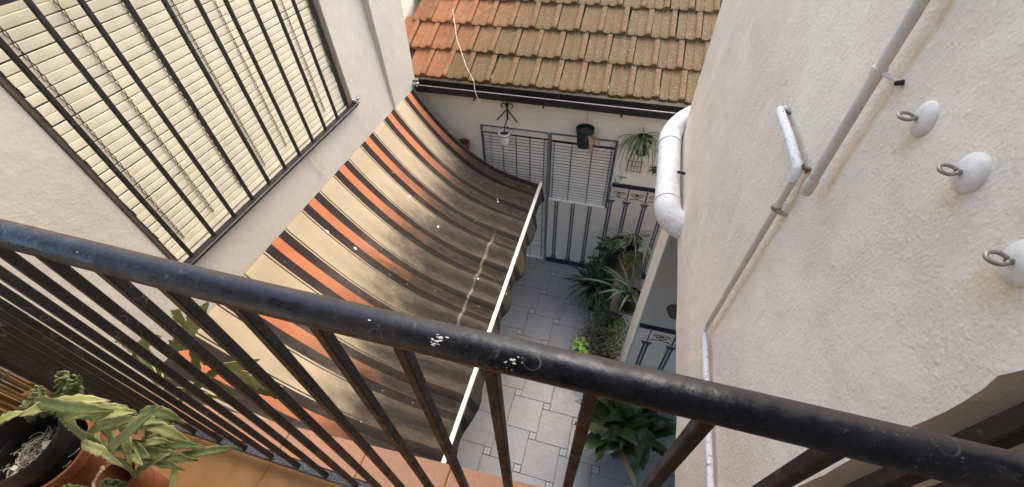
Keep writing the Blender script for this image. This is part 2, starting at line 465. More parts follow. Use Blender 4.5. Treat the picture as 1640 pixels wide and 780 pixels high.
M['cactus'] = leaf_mat('orchid cactus stem', (.38,.42,.15), (.26,.32,.10), (.56,.42,.25), .9, .5, nscale=48)
M['cactus_dark'] = leaf_mat('dark orchid cactus stem', (.12,.175,.06), (.18,.235,.07), (.38,.28,.14), .5, .45, nscale=30)
M['sedum'] = leaf_mat('grey green sedum', (.17,.21,.085), (.13,.16,.06), dryness=.3, rough=.75)
M['strap'] = leaf_mat('dark strap leaf', (.028,.055,.020), (.045,.085,.030), dryness=.1)
M['strap_mid'] = leaf_mat('green arching leaf', (.06,.10,.04), (.045,.08,.03), dryness=.2)
M['variegated'] = leaf_mat('variegated ribbon leaf', (.12,.165,.06), (.26,.28,.15), dryness=.3)
M['aspidistra'] = leaf_mat('broad dark leaf', (.026,.052,.017), (.055,.085,.028), (.30,.24,.08), .22, .33, nscale=12)
M['yellow_leaf'] = leaf_mat('yellowing leaf', (.36,.29,.11), (.30,.22,.09), dryness=.6)
M['bush'] = leaf_mat('small bush leaf', (.022,.040,.013), (.035,.055,.016), (.22,.17,.07), .5)
M['dry_twig'] = simple('dry twigs', (.20,.15,.085), .9, .4)
M['fern'] = leaf_mat('yellow green fine leaf', (.07,.095,.022), (.10,.12,.028), dryness=.3)
M['bright'] = leaf_mat('bright green round leaf', (.20,.38,.055), (.24,.42,.08), dryness=.05)
M['dead'] = leaf_mat('dead straw leaf', (.34,.20,.12), (.42,.27,.17), (.16,.08,.05), .6, .8)
M['straw'] = simple('pale dry strings', (.50,.45,.36), .9, .3)
M['cork'] = simple('dark red stub', (.16,.05,.045), .6, .3)
M['paper'] = simple('white paper scrap', (.66,.62,.55), .8, .1)
M['corroded'] = simple('sandy crust', (.48,.36,.22), .95, .3, 120, bump=.006, bscale=160)

# ------------------------------------------------------------------ the setting: courtyard floor, ground, balcony slab
def wall_panel(mb, O, Uv, Vv, N, u0, u1, v0, v1, holes, depth):
    "sheet of thickness depth behind O + u*Uv + v*Vv, with rectangular openings"
    O, Uv, Vv, N = map(Vector, (O, Uv, Vv, N))
    us = sorted({u0, u1} | {h[0] for h in holes} | {h[1] for h in holes})
    vs = sorted({v0, v1} | {h[2] for h in holes} | {h[3] for h in holes})
    P = lambda u, v, d: O + Uv*u + Vv*v - N*d
    for i in range(len(us)-1):
        for j in range(len(vs)-1):
            uc, vc = (us[i]+us[i+1])/2, (vs[j]+vs[j+1])/2
            if any(h[0] < uc < h[1] and h[2] < vc < h[3] for h in holes): continue
            a, b, c, d = (us[i],vs[j]), (us[i+1],vs[j]), (us[i+1],vs[j+1]), (us[i],vs[j+1])
            mb.add([P(*a,0),P(*b,0),P(*c,0),P(*d,0)], [(0,1,2,3)])
            mb.add([P(*a,depth),P(*b,depth),P(*c,depth),P(*d,depth)], [(3,2,1,0)])
    for h in holes + [(u0,u1,v0,v1)]:
        q = [(h[0],h[2]),(h[1],h[2]),(h[1],h[3]),(h[0],h[3])]
        for a, b in zip(q, q[1:]+q[:1]):
            mb.add([P(*a,0),P(*b,0),P(*b,depth),P(*a,depth)], [(0,3,2,1)] if h != (u0,u1,v0,v1) else [(0,1,2,3)])
    return mb

g = MB(); g.box((-40,-40,-1.0),(40,40,-.30)); tag(g.build('ground', M['grout']), 'dark bedding ground beneath and around the courtyard', kind='structure')
patio = MB().box((-2.16,-1.2,-.29),(2.2,3.83,-.006)).build('patio_floor', M['grout'])
tag(patio, 'sunken courtyard floor of large grey tiles with small patterned insets', kind='structure')

def clip(poly, x0, x1, y0, y1):
    for ax, lim, sg in ((0,x0,1),(0,x1,-1),(1,y0,1),(1,y1,-1)):
        out = []
        for i in range(len(poly)):
            a, b = poly[i-1], poly[i]
            da, db = (a[ax]-lim)*sg, (b[ax]-lim)*sg
            if (da >= 0) != (db >= 0):
                t = da/(da-db); out.append((a[0]+(b[0]-a[0])*t, a[1]+(b[1]-a[1])*t))
            if db >= 0: out.append(b)
        poly = out
        if len(poly) < 3: return []
    return poly
def slab_piece(poly, z0, z1, bev):
    n = len(poly); c = (sum(p[0] for p in poly)/n, sum(p[1] for p in poly)/n)
    top = []
    for x, y in poly:
        dx, dy = c[0]-x, c[1]-y; L = math.hypot(dx, dy); top.append((x+dx/L*bev*1.4, y+dy/L*bev*1.4))
    m = MB()
    vs = [(x,y,z0) for x,y in poly] + [(x,y,z1-bev) for x,y in poly] + [(x,y,z1) for x,y in top]
    fs = []
    for i in range(n):
        j = (i+1) % n
        fs += [(i,j,n+j,n+i),(n+i,n+j,2*n+j,2*n+i)]
    fs.append(tuple(range(2*n,3*n)))
    return m.add(vs, fs)
# hopscotch pattern: squares of .3335 with .0752 insets; an inset is centred at (-0.5864, 1.8594)
A, Bq, G = .3335, .0752, .0045
X0, X1, Y0, Y1 = -2.155, 1.75, .55, 3.825
shared = {}
for i in range(-14, 15):
    for j in range(-14, 15):
        ox = -.5864 + A*i + Bq*j - 0; oy = 1.8594 - Bq*i + A*j
        # inset square centre (ox,oy); big tile lies to its right, its lower edge level with the inset's lower edge
        for nm, (ax, ay, sz), mt in (('inset_tile', (ox-Bq/2, oy-Bq/2, Bq), 'inset'), ('floor_tile', (ox+Bq/2, oy-Bq/2, A), 'floor')):
            h = G/2
            poly = [(ax+h,ay+h),(ax+sz-h,ay+h),(ax+sz-h,ay+sz-h),(ax+h,ay+sz-h)]
            cl = clip(poly, X0, X1, Y0, Y1)
            if not cl: continue
            ar = abs(sum(cl[k-1][0]*cl[k][1]-cl[k][0]*cl[k-1][1] for k in range(len(cl))))/2
            if ar < 2e-3 and nm == 'floor_tile' or ar < 4e-4: continue
            whole = abs(ar - (sz-G)**2) < 1e-6
            dz = U(-.0012,.0012)
            if whole and nm in shared:
                o = link(nm, shared[nm], (ax+sz/2, ay+sz/2, -.003+dz), patio)
                o.rotation_euler = (U(-.003,.003), U(-.003,.003), 0)
            else:
                o = slab_piece(cl, -.006, 0, .0015).build(nm, M[mt], patio)
                if whole: shared[nm] = o.data

# balcony slab (its outer edge runs slightly askew, as in the photo)
def ledge_y(x): return .347 + .050*(x + .0)
slab = MB()
slab.add([(-2.16,-1.3,2.80),(1.7,-1.3,2.80),(1.7,ledge_y(.28)-.012,2.80),(.3,ledge_y(.28)-.012,2.80),(-2.16,ledge_y(-2.16)-.012,2.80),
          (-2.16,-1.3,2.968),(1.7,-1.3,2.968),(1.7,ledge_y(.28)-.012,2.968),(.3,ledge_y(.28)-.012,2.968),(-2.16,ledge_y(-2.16)-.012,2.968)],
         [(4,3,2,1,0),(5,6,7,8,9),(0,1,6,5),(1,2,7,6),(2,3,8,7),(3,4,9,8),(4,0,5,9)])
slab = tag(slab.build('balcony_floor', M['ledge']), 'balcony slab with brown clay tiles inside and pink granular ledge tiles outside', kind='structure')
xx = -2.15
while xx < .28:
    x1 = min(xx + .3, .29)
    slab_piece([(xx+.0015,.208),(x1-.0015,.208),(x1-.0015,ledge_y(x1)),(xx+.0015,ledge_y(xx))], 2.968, 2.982+U(-.001,.001), .003).build('ledge_tile', M['ledge'], slab)
    xx += .3
sh = None
for i in range(13):
    for j in range(5):
        a = -2.15 + i*.3
        b = .203 - (j+1)*.3
        if sh is None:
            o = slab_piece([(a+.0006,b+.0006),(a+.2994,b+.0006),(a+.2994,b+.2994),(a+.0006,b+.2994)], 2.968, 2.980, .003).build('balcony_tile', M['balcony_tile'], slab); sh = o.data
        else: link('balcony_tile', sh, (a+.15, b+.15, 2.974+U(-.001,.001)), slab)

# ------------------------------------------------------------------ left wall with its window
XL = -2.16
lw = thing('house_wall', (XL-.15,2,0), 'white plastered left wall with the grilled window and a narrow shaded step near the roof', 'wall')
m = MB()
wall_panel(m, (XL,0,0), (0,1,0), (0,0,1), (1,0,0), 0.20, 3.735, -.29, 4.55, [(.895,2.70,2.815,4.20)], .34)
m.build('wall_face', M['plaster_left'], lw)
# far pier that stands a little proud of the wall, tapering downwards
m = MB()
zs = [0, 1, 2, 2.5, 3, 3.4, 4, 4.3, 4.56]
rows = []
for z in zs:
    p = max(.012, min(.10, .012 + (z-2.4)*.036)); y0 = 3.255 - (z-2.5)*.055; 
    rows.append([(XL-.001,y0-.01,z),(XL+p,y0+.012,z),(XL+p,3.737,z),(XL-.001,3.737,z)])
vs = [q for r in rows for q in r]; fs = []
for i in range(len(zs)-1):
    for j in range(4):
        j2 = (j+1) % 4; fs.append((i*4+j, i*4+j2, i*4+4+j2, i*4+4+j))
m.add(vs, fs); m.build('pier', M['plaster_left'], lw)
m = MB().box((XL-.33,.885,2.80),(XL-.28,2.71,4.21)); m.build('window_pane', M['window_dark'], lw)
f = MB()
f.bbox((XL-.10,.896,2.816),(XL-.06,.935,4.199),.003); f.bbox((XL-.10,2.662,2.816),(XL-.06,2.699,4.199),.003)
f.build('window_frame', M['window_dark'], lw)
m = MB().bbox((XL-.055,.886,2.79),(XL+.012,2.715,2.822),.004); m.build('window_sill', M['plaster_left'], lw)
m = MB().bbox((XL-.03,.882,2.822),(XL+.006,.897,4.20),.003); m.build('jamb_trim', M['window_dark'], lw)

# slatted roller blind
PB = XL - .062
bl = thing('roller_blind', (PB,1.8,2.83), 'cream slatted roller blind hanging behind the black grille on the left wall', 'blind')
P = .0413; z = 2.824; slat = None; k = 0; tops = []
while z < 4.19:
    if slat is None:
        pr = [(.000,.0),(.0022,.003),(.0030,.019),(.0022,.0355),(.000,.0385),(-.003,.037),(-.003,.002)]
        m = MB(); n = len(pr)
        m.add([(PB+px,y,z+pz) for y in (.938,2.660) for px, pz in pr], [(i,(i+1)%n,n+(i+1)%n,n+i) for i in range(n)] + [tuple(reversed(range(n))), tuple(range(n,2*n))])
        o = m.build('slat', M['slat_cream'], bl); slat = o.data; c0 = WL[o.name].copy()
    else:
        link('slat', slat, c0 + Vector((U(-.0008,.0008), U(-.003,.003), k*P)), bl, (U(-.0022,.0022), U(-.02,.02), 0))
    tops.append(z + .0395); k += 1; z += P
for yc in (1.035,1.255,1.49,1.715,1.945,2.19,2.42,2.645):
    m = MB(); zz = 2.90 if yc < 2.6 else 3.1
    q = 0
    while zz < 4.19:
        for sgn in (-1, 1):
            a = .006*sgn
            m.tube([(PB+.0075,yc+a,zz),(PB+.0095,yc,zz+P*.5),(PB+.0075,yc-a,zz+P)], .0019, 4, cap=False)
        zz += P
    m.build('link_chain', M['chain'], bl)
m = MB(); m.tube([(PB+.012,1.83,4.19),(PB+.012,1.845,3.6),(PB+.012,1.85,2.86)], .0022, 5); m.build('pull_cord', M['rope'], bl)
t = tag(MB().tube([(XL+.012,2.02,2.84),(XL+.014,2.025,2.72),(XL+.012,2.07,2.60),(XL+.012,2.09,2.50)], .0025, 5).tube([(XL+.012,2.10,2.84),(XL+.013,2.10,2.72),(XL+.012,2.13,2.55)], .002, 5).build('blind_cord', M['cord']), 'two thin pale cords hanging below the left window grille', 'cord')

# window grille
gr = thing('window_grille', (XL,1.8,2.82), 'black iron window grille of eleven upright bars on the left wall', 'grille')
bar = None
for k in range(11):
    y = .972 + .1635*k
    if bar is None:
        bar = MB().bbox((XL+.004,y-.0095,2.818),(XL+.023,y+.0095,4.066),.002).build('bar', M['black_bar'], gr).data; zc = (2.818+4.066)/2
    else:
        link('bar', bar, (XL+.0135, y, zc), gr, (U(-.003,.003),0,U(-.08,.08)))
MB().bbox((XL+.001,.90,4.066),(XL+.03,2.69,4.092),.003).build('top_rail', M['black'], gr)
MB().bbox((XL-.004,.905,2.818),(XL+.052,2.70,2.840),.004).build('bottom_rail', M['black'], gr)
def lump(c, r, n=26, seed=1):
    rnd = random.Random(seed); m = MB()
    for i in range(n):
        d = Vector((rnd.uniform(-1,1), rnd.uniform(-1,1), rnd.uniform(-1,1)))
        m.ball(Vector(c) + d*r*.7, r*rnd.uniform(.25,.55), 5, (rnd.uniform(.5,1.3), rnd.uniform(.5,1.3), rnd.uniform(.5,1.3)))
    return m
lump((XL+.025,2.715,2.845), .030, 22, 3).build('fixing_lug', M['fitting'], gr)
tag(MB().tube([(XL+.02,2.71,2.81),(XL+.014,2.70,2.73),(XL+.022,2.73,2.66),(XL+.013,2.735,2.50)], .0016, 5).build('wire', M['cord']), 'thin loose wire dangling from the lug at the right end of the window grille', 'wire')

# ------------------------------------------------------------------ back house: wall, dado, tiled roof
YB = 3.83
bh = thing('back_house', (-.4,YB,0), 'low house across the courtyard with tiled dado and mossy clay roof', 'house')
m = MB(); wall_panel(m, (0,YB,0), (1,0,0), (0,0,1), (0,-1,0), -2.5, 2.3, -.29, 2.60, [(-1.497,-.742,-.005,2.055),(-.708,-.010,1.135,2.055)], .25)
m.build('wall_face', M['plaster_back'], bh)
MB().box((-1.52,YB+.2,-.02),(.02,YB+.24,2.1)).build('opening_backing', M['window_dark'], bh)
MB().bbox((-.742,YB-.004,-.01),(-.708,YB+.05,2.058),.003).build('door_post', simple('grey door post', (.16,.15,.15), .5, .2), bh)
f = MB(); fr = simple('dark window frame', (.10,.095,.10), .5, .2)
f.bbox((-.716,YB-.006,2.045),(-.002,YB+.03,2.064),.002); f.bbox((-.024,YB-.007,1.13),(-.003,YB+.03,2.045),.002)
f.bbox((-1.506,YB-.004,2.047),(-.742,YB+.03,2.062),.002); f.bbox((-1.506,YB-.005,-.01),(-1.490,YB+.03,2.047),.002)
f.build('opening_frame', fr, bh)
# dado: glazed panels, violet columns, navy strips
da = MB(); da.box((-.706,YB-.010,.085),(.003,YB+.01,1.133)); da.box((.004,YB-.010,.085),(2.2,YB+.01,1.475))
dado = da.build('dado_panel', M['tile_white'], bh)
nv = MB().bbox((-.704,YB-.022,-.004),(2.2,YB-.001,.082),.003); nv.build('skirting_strip', M['tile_navy'], bh)
MB().bbox((.012,YB-.020,1.478),(2.2,YB-.001,1.528),.003).build('dado_cap', M['tile_navy'], bh)
def dado_column(parent, x, yf, z0, z1, capital=True):
    m = MB(); e = yf
    for a, b in ((-.024,-.006),(.006,.024)):
        m.bbox((x+a,e-.0035,z0+.05),(x+b,e+.004,z1-(.05 if capital else 0)),.001)
    for (a, b, c, d) in ((-.040,.040,z0,z0+.022),(-.030,.030,z0+.024,z0+.048),(-.046,.046,z1-.022,z1),(-.032,.032,z1-.048,z1-.024))[:4 if capital else 2]:
        m.bbox((x+a,e-.004,c),(x+b,e+.004,d),.001)
    o = m.build('dado_column', M['tile_violet'], parent)
    MB().box((x-.005,e-.002,z0+.05),(x+.005,e+.004,z1-.05)).build('column_line', M['tile_pale_line'], o)
    return o
for k in range(-3, 10):
    x = .004 + .2025*k if k != 0 else -.002
    if k < 0: dado_column(bh, x, YB-.010, .09, 1.128, False)
    else: dado_column(bh, x + (.03 if k == 0 else 0), YB-.010, .09, 1.285)
def scroll(m, c, r, yv, sx=1):
    pts = []
    for i in range(15):
        a = i/14*2.1*pi; q = r*(1-.055*i)
        pts.append((c[0]+sx*(q*cos(a)-r*.2), yv, c[1]+q*sin(a)))
    m.tube(pts, .0055, 4)
def frieze(parent, xa, n, yf, zb):
    for k in range(n):
        m = MB(); x = xa + .2025*k
        for sx in (-1, 1):
            scroll(m, (x+sx*.042, zb+.10), .034, yf-.003, sx)
            m.tube([(x+sx*.085,yf-.003,zb+.02),(x+sx*.06,yf-.003,zb+.05),(x+sx*.03,yf-.003,zb+.045),(x,yf-.003,zb+.075)], .005, 4)
        m.ball((x,yf-.002,zb+.11), .018, 6, (1,.3,1.2)); m.ball((x,yf-.002,zb+.055), .012, 6, (1,.3,1))
        m.build('frieze_ornament', M['tile_ornament'], parent)
        m = MB()
        for sx in (-1,1): m.bbox((x+sx*.099-.006,yf-.003,zb+.005),(x+sx*.099+.004,yf+.003,zb+.175),.001)
        m.build('frieze_border', M['tile_violet'], parent)
frieze(bh, .105, 7, YB-.010, 1.29)

# roof: deck and individual tiles, bottom edge of course k at slope distance .10 + .36 k
SL = radians(24)
rt = MB()
YR, ZR = 3.70, 2.52
def rp(x, d, h=0): return (x, YR + d*cos(SL) - h*sin(SL), ZR + d*sin(SL) + h*cos(SL))
m = MB(); m.add([rp(-2.46,.14,-.04), rp(2.3,.14,-.04), rp(2.3,4.2,-.04), rp(-2.46,4.2,-.04), rp(-2.46,.14,-.14), rp(2.3,.14,-.14), rp(2.3,4.2,-.14), rp(-2.46,4.2,-.14)],
                [(0,1,2,3),(7,6,5,4),(0,4,5,1),(1,5,6,2),(2,6,7,3),(3,7,4,0)])
roof = m.build('roof', M['window_dark'], bh)
prof = [(0,-.004,0),(.003,.003,.3),(.012,.0045,0),(.034,.0000,0),(.056,.0000,0),(.074,.0040,0),(.082,.0020,.3),(.087,.0095,1),(.093,.0095,1),(.098,.0020,.3),(.108,.0040,0),(.130,.0000,0),(.155,.0005,0),(.170,.0045,0),(.176,.0140,.7),(.183,.0180,.5),(.222,.0185,.3),(.229,.0135,.9),(.2305,-.004,.2)]
def tile_mesh():
    n = len(prof); Ls = [0,.012,.04,.42]; me = bpy.data.meshes.new('roof_tile')
    vs = []; rib = []
    for li, L in enumerate(Ls):
        for (x, h, rb) in prof:
            dz = -.006 if li == 0 else (-.001 if li == 1 else 0)
            # scalloped nose: troughs run forward a little less than the ribs
            dy = -.012*abs(sin(x/.0435*pi/2))**.5 if (li == 0 and x < .175) else 0
            vs.append(((x-.117)*.968, L+dy, h+dz)); rib.append(rb if li else rb*.6)
    fs = []
    for l in range(len(Ls)-1):
        for i in range(n-1): fs.append((l*n+i, l*n+i+1, (l+1)*n+i+1, (l+1)*n+i))
    o = len(vs)
    for (x, h, rb) in prof:
        dy = -.012*abs(sin(x/.0435*pi/2))**.5 if x < .175 else 0
        vs.append(((x-.117)*.968, .010+dy, -.050)); rib.append(0)
    for i in range(n-1): fs.append((o+i, o+i+1, i+1, i))
    o2 = len(vs)
    for (x, h, rb) in (prof[0], prof[-1]): vs.append(((x-.117)*.968, .42, -.044)); rib.append(0)
    fs.append((0, 3*n, o2, o)); fs.append((n-1, o+n-1, o2+1, 4*n-1)); fs.append((o, o2, o2+1, o+n-1))
    me.from_pydata(vs, [], fs); me.materials.append(M['roof'])
    at = me.attributes.new('rib', 'FLOAT', 'POINT'); at.data.foreach_set('value', rib)
    me.polygons.foreach_set('use_smooth', [True]*len(fs)); me.set_sharp_from_angle(angle=radians(40)); me.update()
    return me
tm = tile_mesh(); PT = .231
for c in range(7):
    off = (.0,-.055,.07,-.02,.04,-.06,.02)[c]
    x = -1.801 - .1155 + off - PT*(1 if c == 0 else 2)
    while x < 1.75:
        p = rp(x + U(-.004,.004), .10 + .36*c + U(-.006,.006), .034 + U(-.003,.004))
        link('roof_tile', tm, p, roof, (SL - .085 + U(-.008,.008), U(-.008,.008), U(-.012,.012)))
        x += PT
# gutter
gt = thing('gutter', (-.3,3.74,2.45), 'black eaves gutter with a painted highlight along its lip below the clay roof tiles', 'gutter')
pr = [(3.826,2.512),(3.815,2.44),(3.79,2.418),(3.74,2.414),(3.712,2.432),(3.700,2.495),(3.697,2.512),(3.701,2.513),(3.706,2.495),(3.717,2.438),(3.742,2.420),(3.788,2.424),(3.808,2.444),(3.822,2.514)]
m = MB(); n = len(pr)
m.add([(x,y,z - (x+2)*.004) for x in (-2.155,2.0) for y, z in pr], [(i,n+i,n+(i+1)%n,(i+1)%n) for i in range(n)] + [tuple(range(n)), tuple(reversed(range(n,2*n)))])
m.build('trough', M['gutter'], gt)
MB().tube([(-2.155,3.697,2.513),(2.0,3.697,2.497)], .0055, 6).build('lip', M['gutter_lip_highlight'], gt)
for x in (-1.5,-.78,-.02,.7,1.4):
    MB().bbox((x-.009,3.690,2.405),(x+.009,3.828,2.412),.002).build('bracket', M['gutter'], gt)
MB().box((-2.4,3.834,2.50),(2.0,3.85,2.60)).build('fascia', M['gutter'], gt)

# shutters
def shutter(name, x0, x1, z0, z1, cords, label, box=True, foot=True):
    yb = YB + .022
    s = thing(name, ((x0+x1)/2, yb, z0), label, 'shutter')
    if box: MB().bbox((x0,yb-.012,z1-.075),(x1,yb+.02,z1),.004).build('head_rail', M['cream_metal'] if False else M['slat_grey'], s)
    z = z0 + (.032 if foot else .0); me = None; zt = z1 - (.078 if box else .0); k = 0
    while z + .038 < zt:
        if me is None:
            pr = [(0,0),(-.003,.004),(-.004,.0165),(-.003,.029),(0,.0325),(.003,.031),(.003,.002)]; n = len(pr)
            m = MB(); m.add([(x,yb+py,z+pz) for x in (x0+.004,x1-.004) for py, pz in pr], [(i,n+i,n+(i+1)%n,(i+1)%n) for i in range(n)] + [tuple(range(n)), tuple(reversed(range(n,2*n)))])
            o = m.build('slat', M['slat_grey'], s); me = o.data; c0 = WL[o.name].copy()
        else: link('slat', me, c0 + Vector((0,U(-.0008,.0008),k*.0392)), s, (U(-.05,.05),0,0))
        k += 1; z += .0392
    if foot: MB().bbox((x0-.004,yb-.020,z0),(x1+.004,yb+.016,z0+.028),.004).build('bottom_rail', M['white_plastic'], s)
    for x in cords: MB().tube([(x,yb-.0075,z0+.02),(x,yb-.0075,z1-.04)], .0042, 5).build('ladder_cord', M['chain'], s)
    return s
shutter('door_shutter', -1.488, -.744, .0, 2.046, (-1.40,-1.262,-1.106,-.946,-.785), 'tall pale slatted shutter over the doorway, left of the shorter window shutter')
shutter('window_shutter', -.706, -.026, 1.125, 2.044, (-.672,-.478,-.258,-.055), 'shorter pale slatted shutter over the window, below the hanging dark green pot')

# sunlit wall of the neighbouring house beyond the verge of the roof
m = MB(); wall_panel(m, (-2.52,0,0), (0,1,0), (0,0,1), (1,0,0), 3.75, 9, 0, 6.5, [], .3)
tag(m.build('neighbour_wall', M['plaster_sun']), 'cream sunlit neighbouring wall at the left verge of the clay roof', 'wall')

# ------------------------------------------------------------------ right upper wall (overhanging storey), rough plaster
def rough_block(a, b, step, amp, seed=0):
    m = MB(); a = Vector(a); b = Vector(b)
    def face(o, u, v, nu, nv):
        base = len(m.v)
        for i in range(nu+1):
            for j in range(nv+1): m.v.append(tuple(o + u*(i/nu) + v*(j/nv)))
        for i in range(nu):
            for j in range(nv):
                k = base + i*(nv+1) + j
                m.f.append((k, k+nv+1, k+nv+2, k+1))
    d = b - a
    N = [max(1, int(d[i]/step)) for i in range(3)]
    X, Y, Z = Vector((d.x,0,0)), Vector((0,d.y,0)), Vector((0,0,d.z))
    face(a, Z, Y, N[2], N[1])                     # -x
    face(a+X, Y, Z, 1, 1) if False else face(a+X, Y, Z, N[1], N[2])
    face(a, X, Z, N[0], N[2]); face(a+Y, Z, X, N[2], N[0])
    face(a, Y, X, N[1], N[0]); face(a+Z, X, Y, N[0], N[1])
    return m
def displace(m, fn): m.v = [tuple(Vector(p) + fn(Vector(p))) for p in m.v]; return m
rw = thing('upper_wall', (.9,1.5,2.81), 'rough cream plastered upper wall on the right, carrying the pipes and eye hooks', 'wall')
def rough_fn(p):
    q = p * 3.1; ed = min(1, .15 + max(0, p.y-.30)*4)
    k = (noise.noise_vector(q) * .006 + noise.noise_vector(p * 11) * .0045) * ed
    near = max(0, 1 - abs(p.y - .30)/.10)
    k += noise.noise_vector(p * 34) * (.0015 + .0045*near)
    k.x *= .55
    far = max(0, (p.y - 2.3)/.38)
    if p.y > 2.3: k.y += 0
    return k
bm = bmesh.new()
blk = rough_block((.405,.303,2.815),(1.0,2.685,5.5), .026, .004)
displace(blk, rough_fn)
for v in blk.v: bm.verts.new(v)
bm.verts.ensure_lookup_table()
for f_ in blk.f: bm.faces.new([bm.verts[i] for i in f_])
bmesh.ops.remove_doubles(bm, verts=bm.verts[:], dist=1e-5)
bmesh.ops.recalc_face_normals(bm, faces=bm.faces[:])
m = MB(); bm.verts.index_update(); m.add([v.co[:] for v in bm.verts], [[v.index for v in f_.verts] for f_ in bm.faces]); bm.free()
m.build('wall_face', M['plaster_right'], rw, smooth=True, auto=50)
MB().box((1.02,.303,2.815),(2.3,2.685,5.5)).build('wall_core', M['plaster_right'], rw)

# gallery wall beneath it, with its own dado
gw = thing('gallery_wall', (1.2,2.2,0), 'dim grey wall and pillar beneath the overhang with a patterned tile dado', 'wall')
MB().bbox((.420,2.052,-.29),(2.2,2.36,2.80),.006).build('wall_face', M['plaster_shaded'], gw)
MB().bbox((2.02,-1.3,-.29),(2.2,2.05,2.80),.006).build('unseen_end_wall', M['plaster_shaded'], gw)  # unseen wall, added to keep light out of the gallery
MB().bbox((.412,2.054,-.02),(.4205,2.358,2.80),.002).build('pillar_lit_face', M['plaster_right'], gw)  # thin added slab: the pillar's lit side painted paler than its shaded front
MB().box((.432,2.042,.085),(2.2,2.058,1.475)).build('dado_panel', M['tile_white'], gw)
MB().bbox((.428,2.034,-.004),(2.2,2.051,.083),.003).build('skirting_strip', M['tile_navy'], gw)
MB().bbox((.428,2.034,1.478),(2.2,2.051,1.522),.003).build('dado_cap', M['tile_navy'], gw)
for k in range(7): dado_column(gw, .53+.2025*k, 2.042, .09, 1.285)
frieze(gw, .63, 6, 2.042, 1.29)
lp = thing('wall_lamp', (.63,2.03,1.80), 'small round dark lamp on the dim gallery wall', 'lamp')
def lathe_dir(m, c, d, prof, n=20):
    "profile (r, along) about direction d"
    q = Vector(d).to_track_quat('Z', 'Y').to_matrix(); t = MB().lathe((0,0,0), prof, n, True, True)
    return m.add([q @ Vector(p) + Vector(c) for p in t.v], t.f)
lathe_dir(MB(), (.63,2.052,1.80), (0,-1,0), [(.055,0),(.055,.02),(.048,.03)]).build('base', M['lamp'], lp, auto=40)
lathe_dir(MB(), (.63,2.022,1.80), (0,-1,0), [(.046,0),(.046,.02),(.032,.045),(.01,.055)]).build('cover', M['lamp'], lp, auto=40)

# fat drain pipe running along the lower edge of the overhang
dp = thing('drain_pipe', (.31,2.2,2.93), 'fat weathered white drain pipe bending round the lower corner of the right wall', 'pipe')
def arc(c, r, a0, a1, n, f): return [f(c, r*cos(a0+(a1-a0)*i/n), r*sin(a0+(a1-a0)*i/n)) for i in range(n+1)]
PX, PZ, PR = .322, 2.915, .068
mid = [(PX,1.90,PZ),(PX,2.25,PZ),(PX,2.56,PZ+.01)]
MB().tube(mid, PR, 24).build('pipe', M['drain'], dp, auto=40)
el = [(PX,1.93,PZ),(PX,1.90,PZ-.001)] + [(PX+.10*(1-cos(a)), 1.90-.10*sin(a), PZ-.008*(i)) for i, a in enumerate([pi/2*k/7 for k in range(1,8)])] + [(PX+.18,1.795,PZ-.06)]
MB().tube(el, PR+.003, 24).build('elbow', M['drain'], dp, auto=40)
el2 = [(PX,2.52,PZ+.008),(PX,2.56,PZ+.01)] + [(PX+.19*(1-cos(a)), 2.56+.19*sin(a)*1.0, PZ+.01+.020*i) for i, a in enumerate([pi/2*k/7 for k in range(1,8)])] + [(PX+.36,2.75,PZ+.20),(PX+.6,2.75,PZ+.28)]
MB().tube(el2, PR+.003, 24).build('elbow', M['drain'], dp, auto=40)
for ya, za in ((1.925,0),(2.50,.008)): MB().tube([(PX,ya,PZ+za),(PX,ya+.012,PZ+za)], PR+.0065, 24).build('collar', M['drain'], dp, auto=40)
m = MB(); m.tube([(.40,2.12,2.99),(.36,2.12,2.995)], .008, 8); m.ball((.362,2.12,2.994), .009, 8); m.build('bracket', M['iron'], dp)

# thin pipes on the right wall
XW = .405
c1 = thing('conduit_pipe', (.378,.776,3.94), 'thick grey painted conduit ending in a cap, coming down the right wall from above', 'pipe')
MB().tube([(.380,.778,3.955),(.380,.786,4.2),(.382,.800,5.4)], .0092, 14).build('pipe', M['grey_paint'], c1, auto=40)
MB().tube([(.380,.7765,3.936),(.380,.778,3.942),(.380,.778,3.966),(.380,.778,3.972)], [.0090,.0112,.0112,.0098], 14).build('end_cap', M['grey_paint'], c1, auto=40)
m = MB(); m.tube([(.380,.787,4.178),(.380,.787,4.190)], .0116, 14); m.tube([(.384,.778,4.184),(.393,.762,4.184),(.400,.752,4.184)], [.004,.0032,.003], 8); m.build('clip', M['grey_paint'], c1)
m = MB(); m.tube([(.404,.752,4.184),(.392,.744,4.185)], [.0045,.0038], 8); m.build('plug', M['iron'], c1)
c2 = thing('bent_pipe', (.385,.9,3.9), 'thin bent pipe with flaking white ends on the right wall, left of the thick conduit', 'pipe')
MB().tube([(.386,.866,3.905),(.386,.870,3.6),(.386,.873,3.285)], .0078, 12).build('pipe', M['grey_paint'], c2, auto=40)
MB().tube([(.384,.866,3.905),(.384,.866,3.927),(.384,.874,3.934),(.384,.99,3.936),(.384,1.112,3.932),(.386,1.125,3.932),(.398,1.130,3.932)], .0105, 12).build('upper_pipe', M['flaking'], c2, auto=50)
MB().tube([(.386,.873,3.288),(.386,.873,3.272),(.386,.866,3.266),(.386,.70,3.264),(.386,.33,3.262)], .0092, 12).build('lower_pipe', M['flaking'], c2, auto=50)
m = MB(); m.tube([(.386,.8695,3.815),(.386,.8695,3.825)], .0112, 12); m.tube([(.386,.860,3.82),(.403,.845,3.82)], .0045, 6); m.ball((.392,.853,3.82), .0065, 6); m.build('clip', M['steel'], c2)
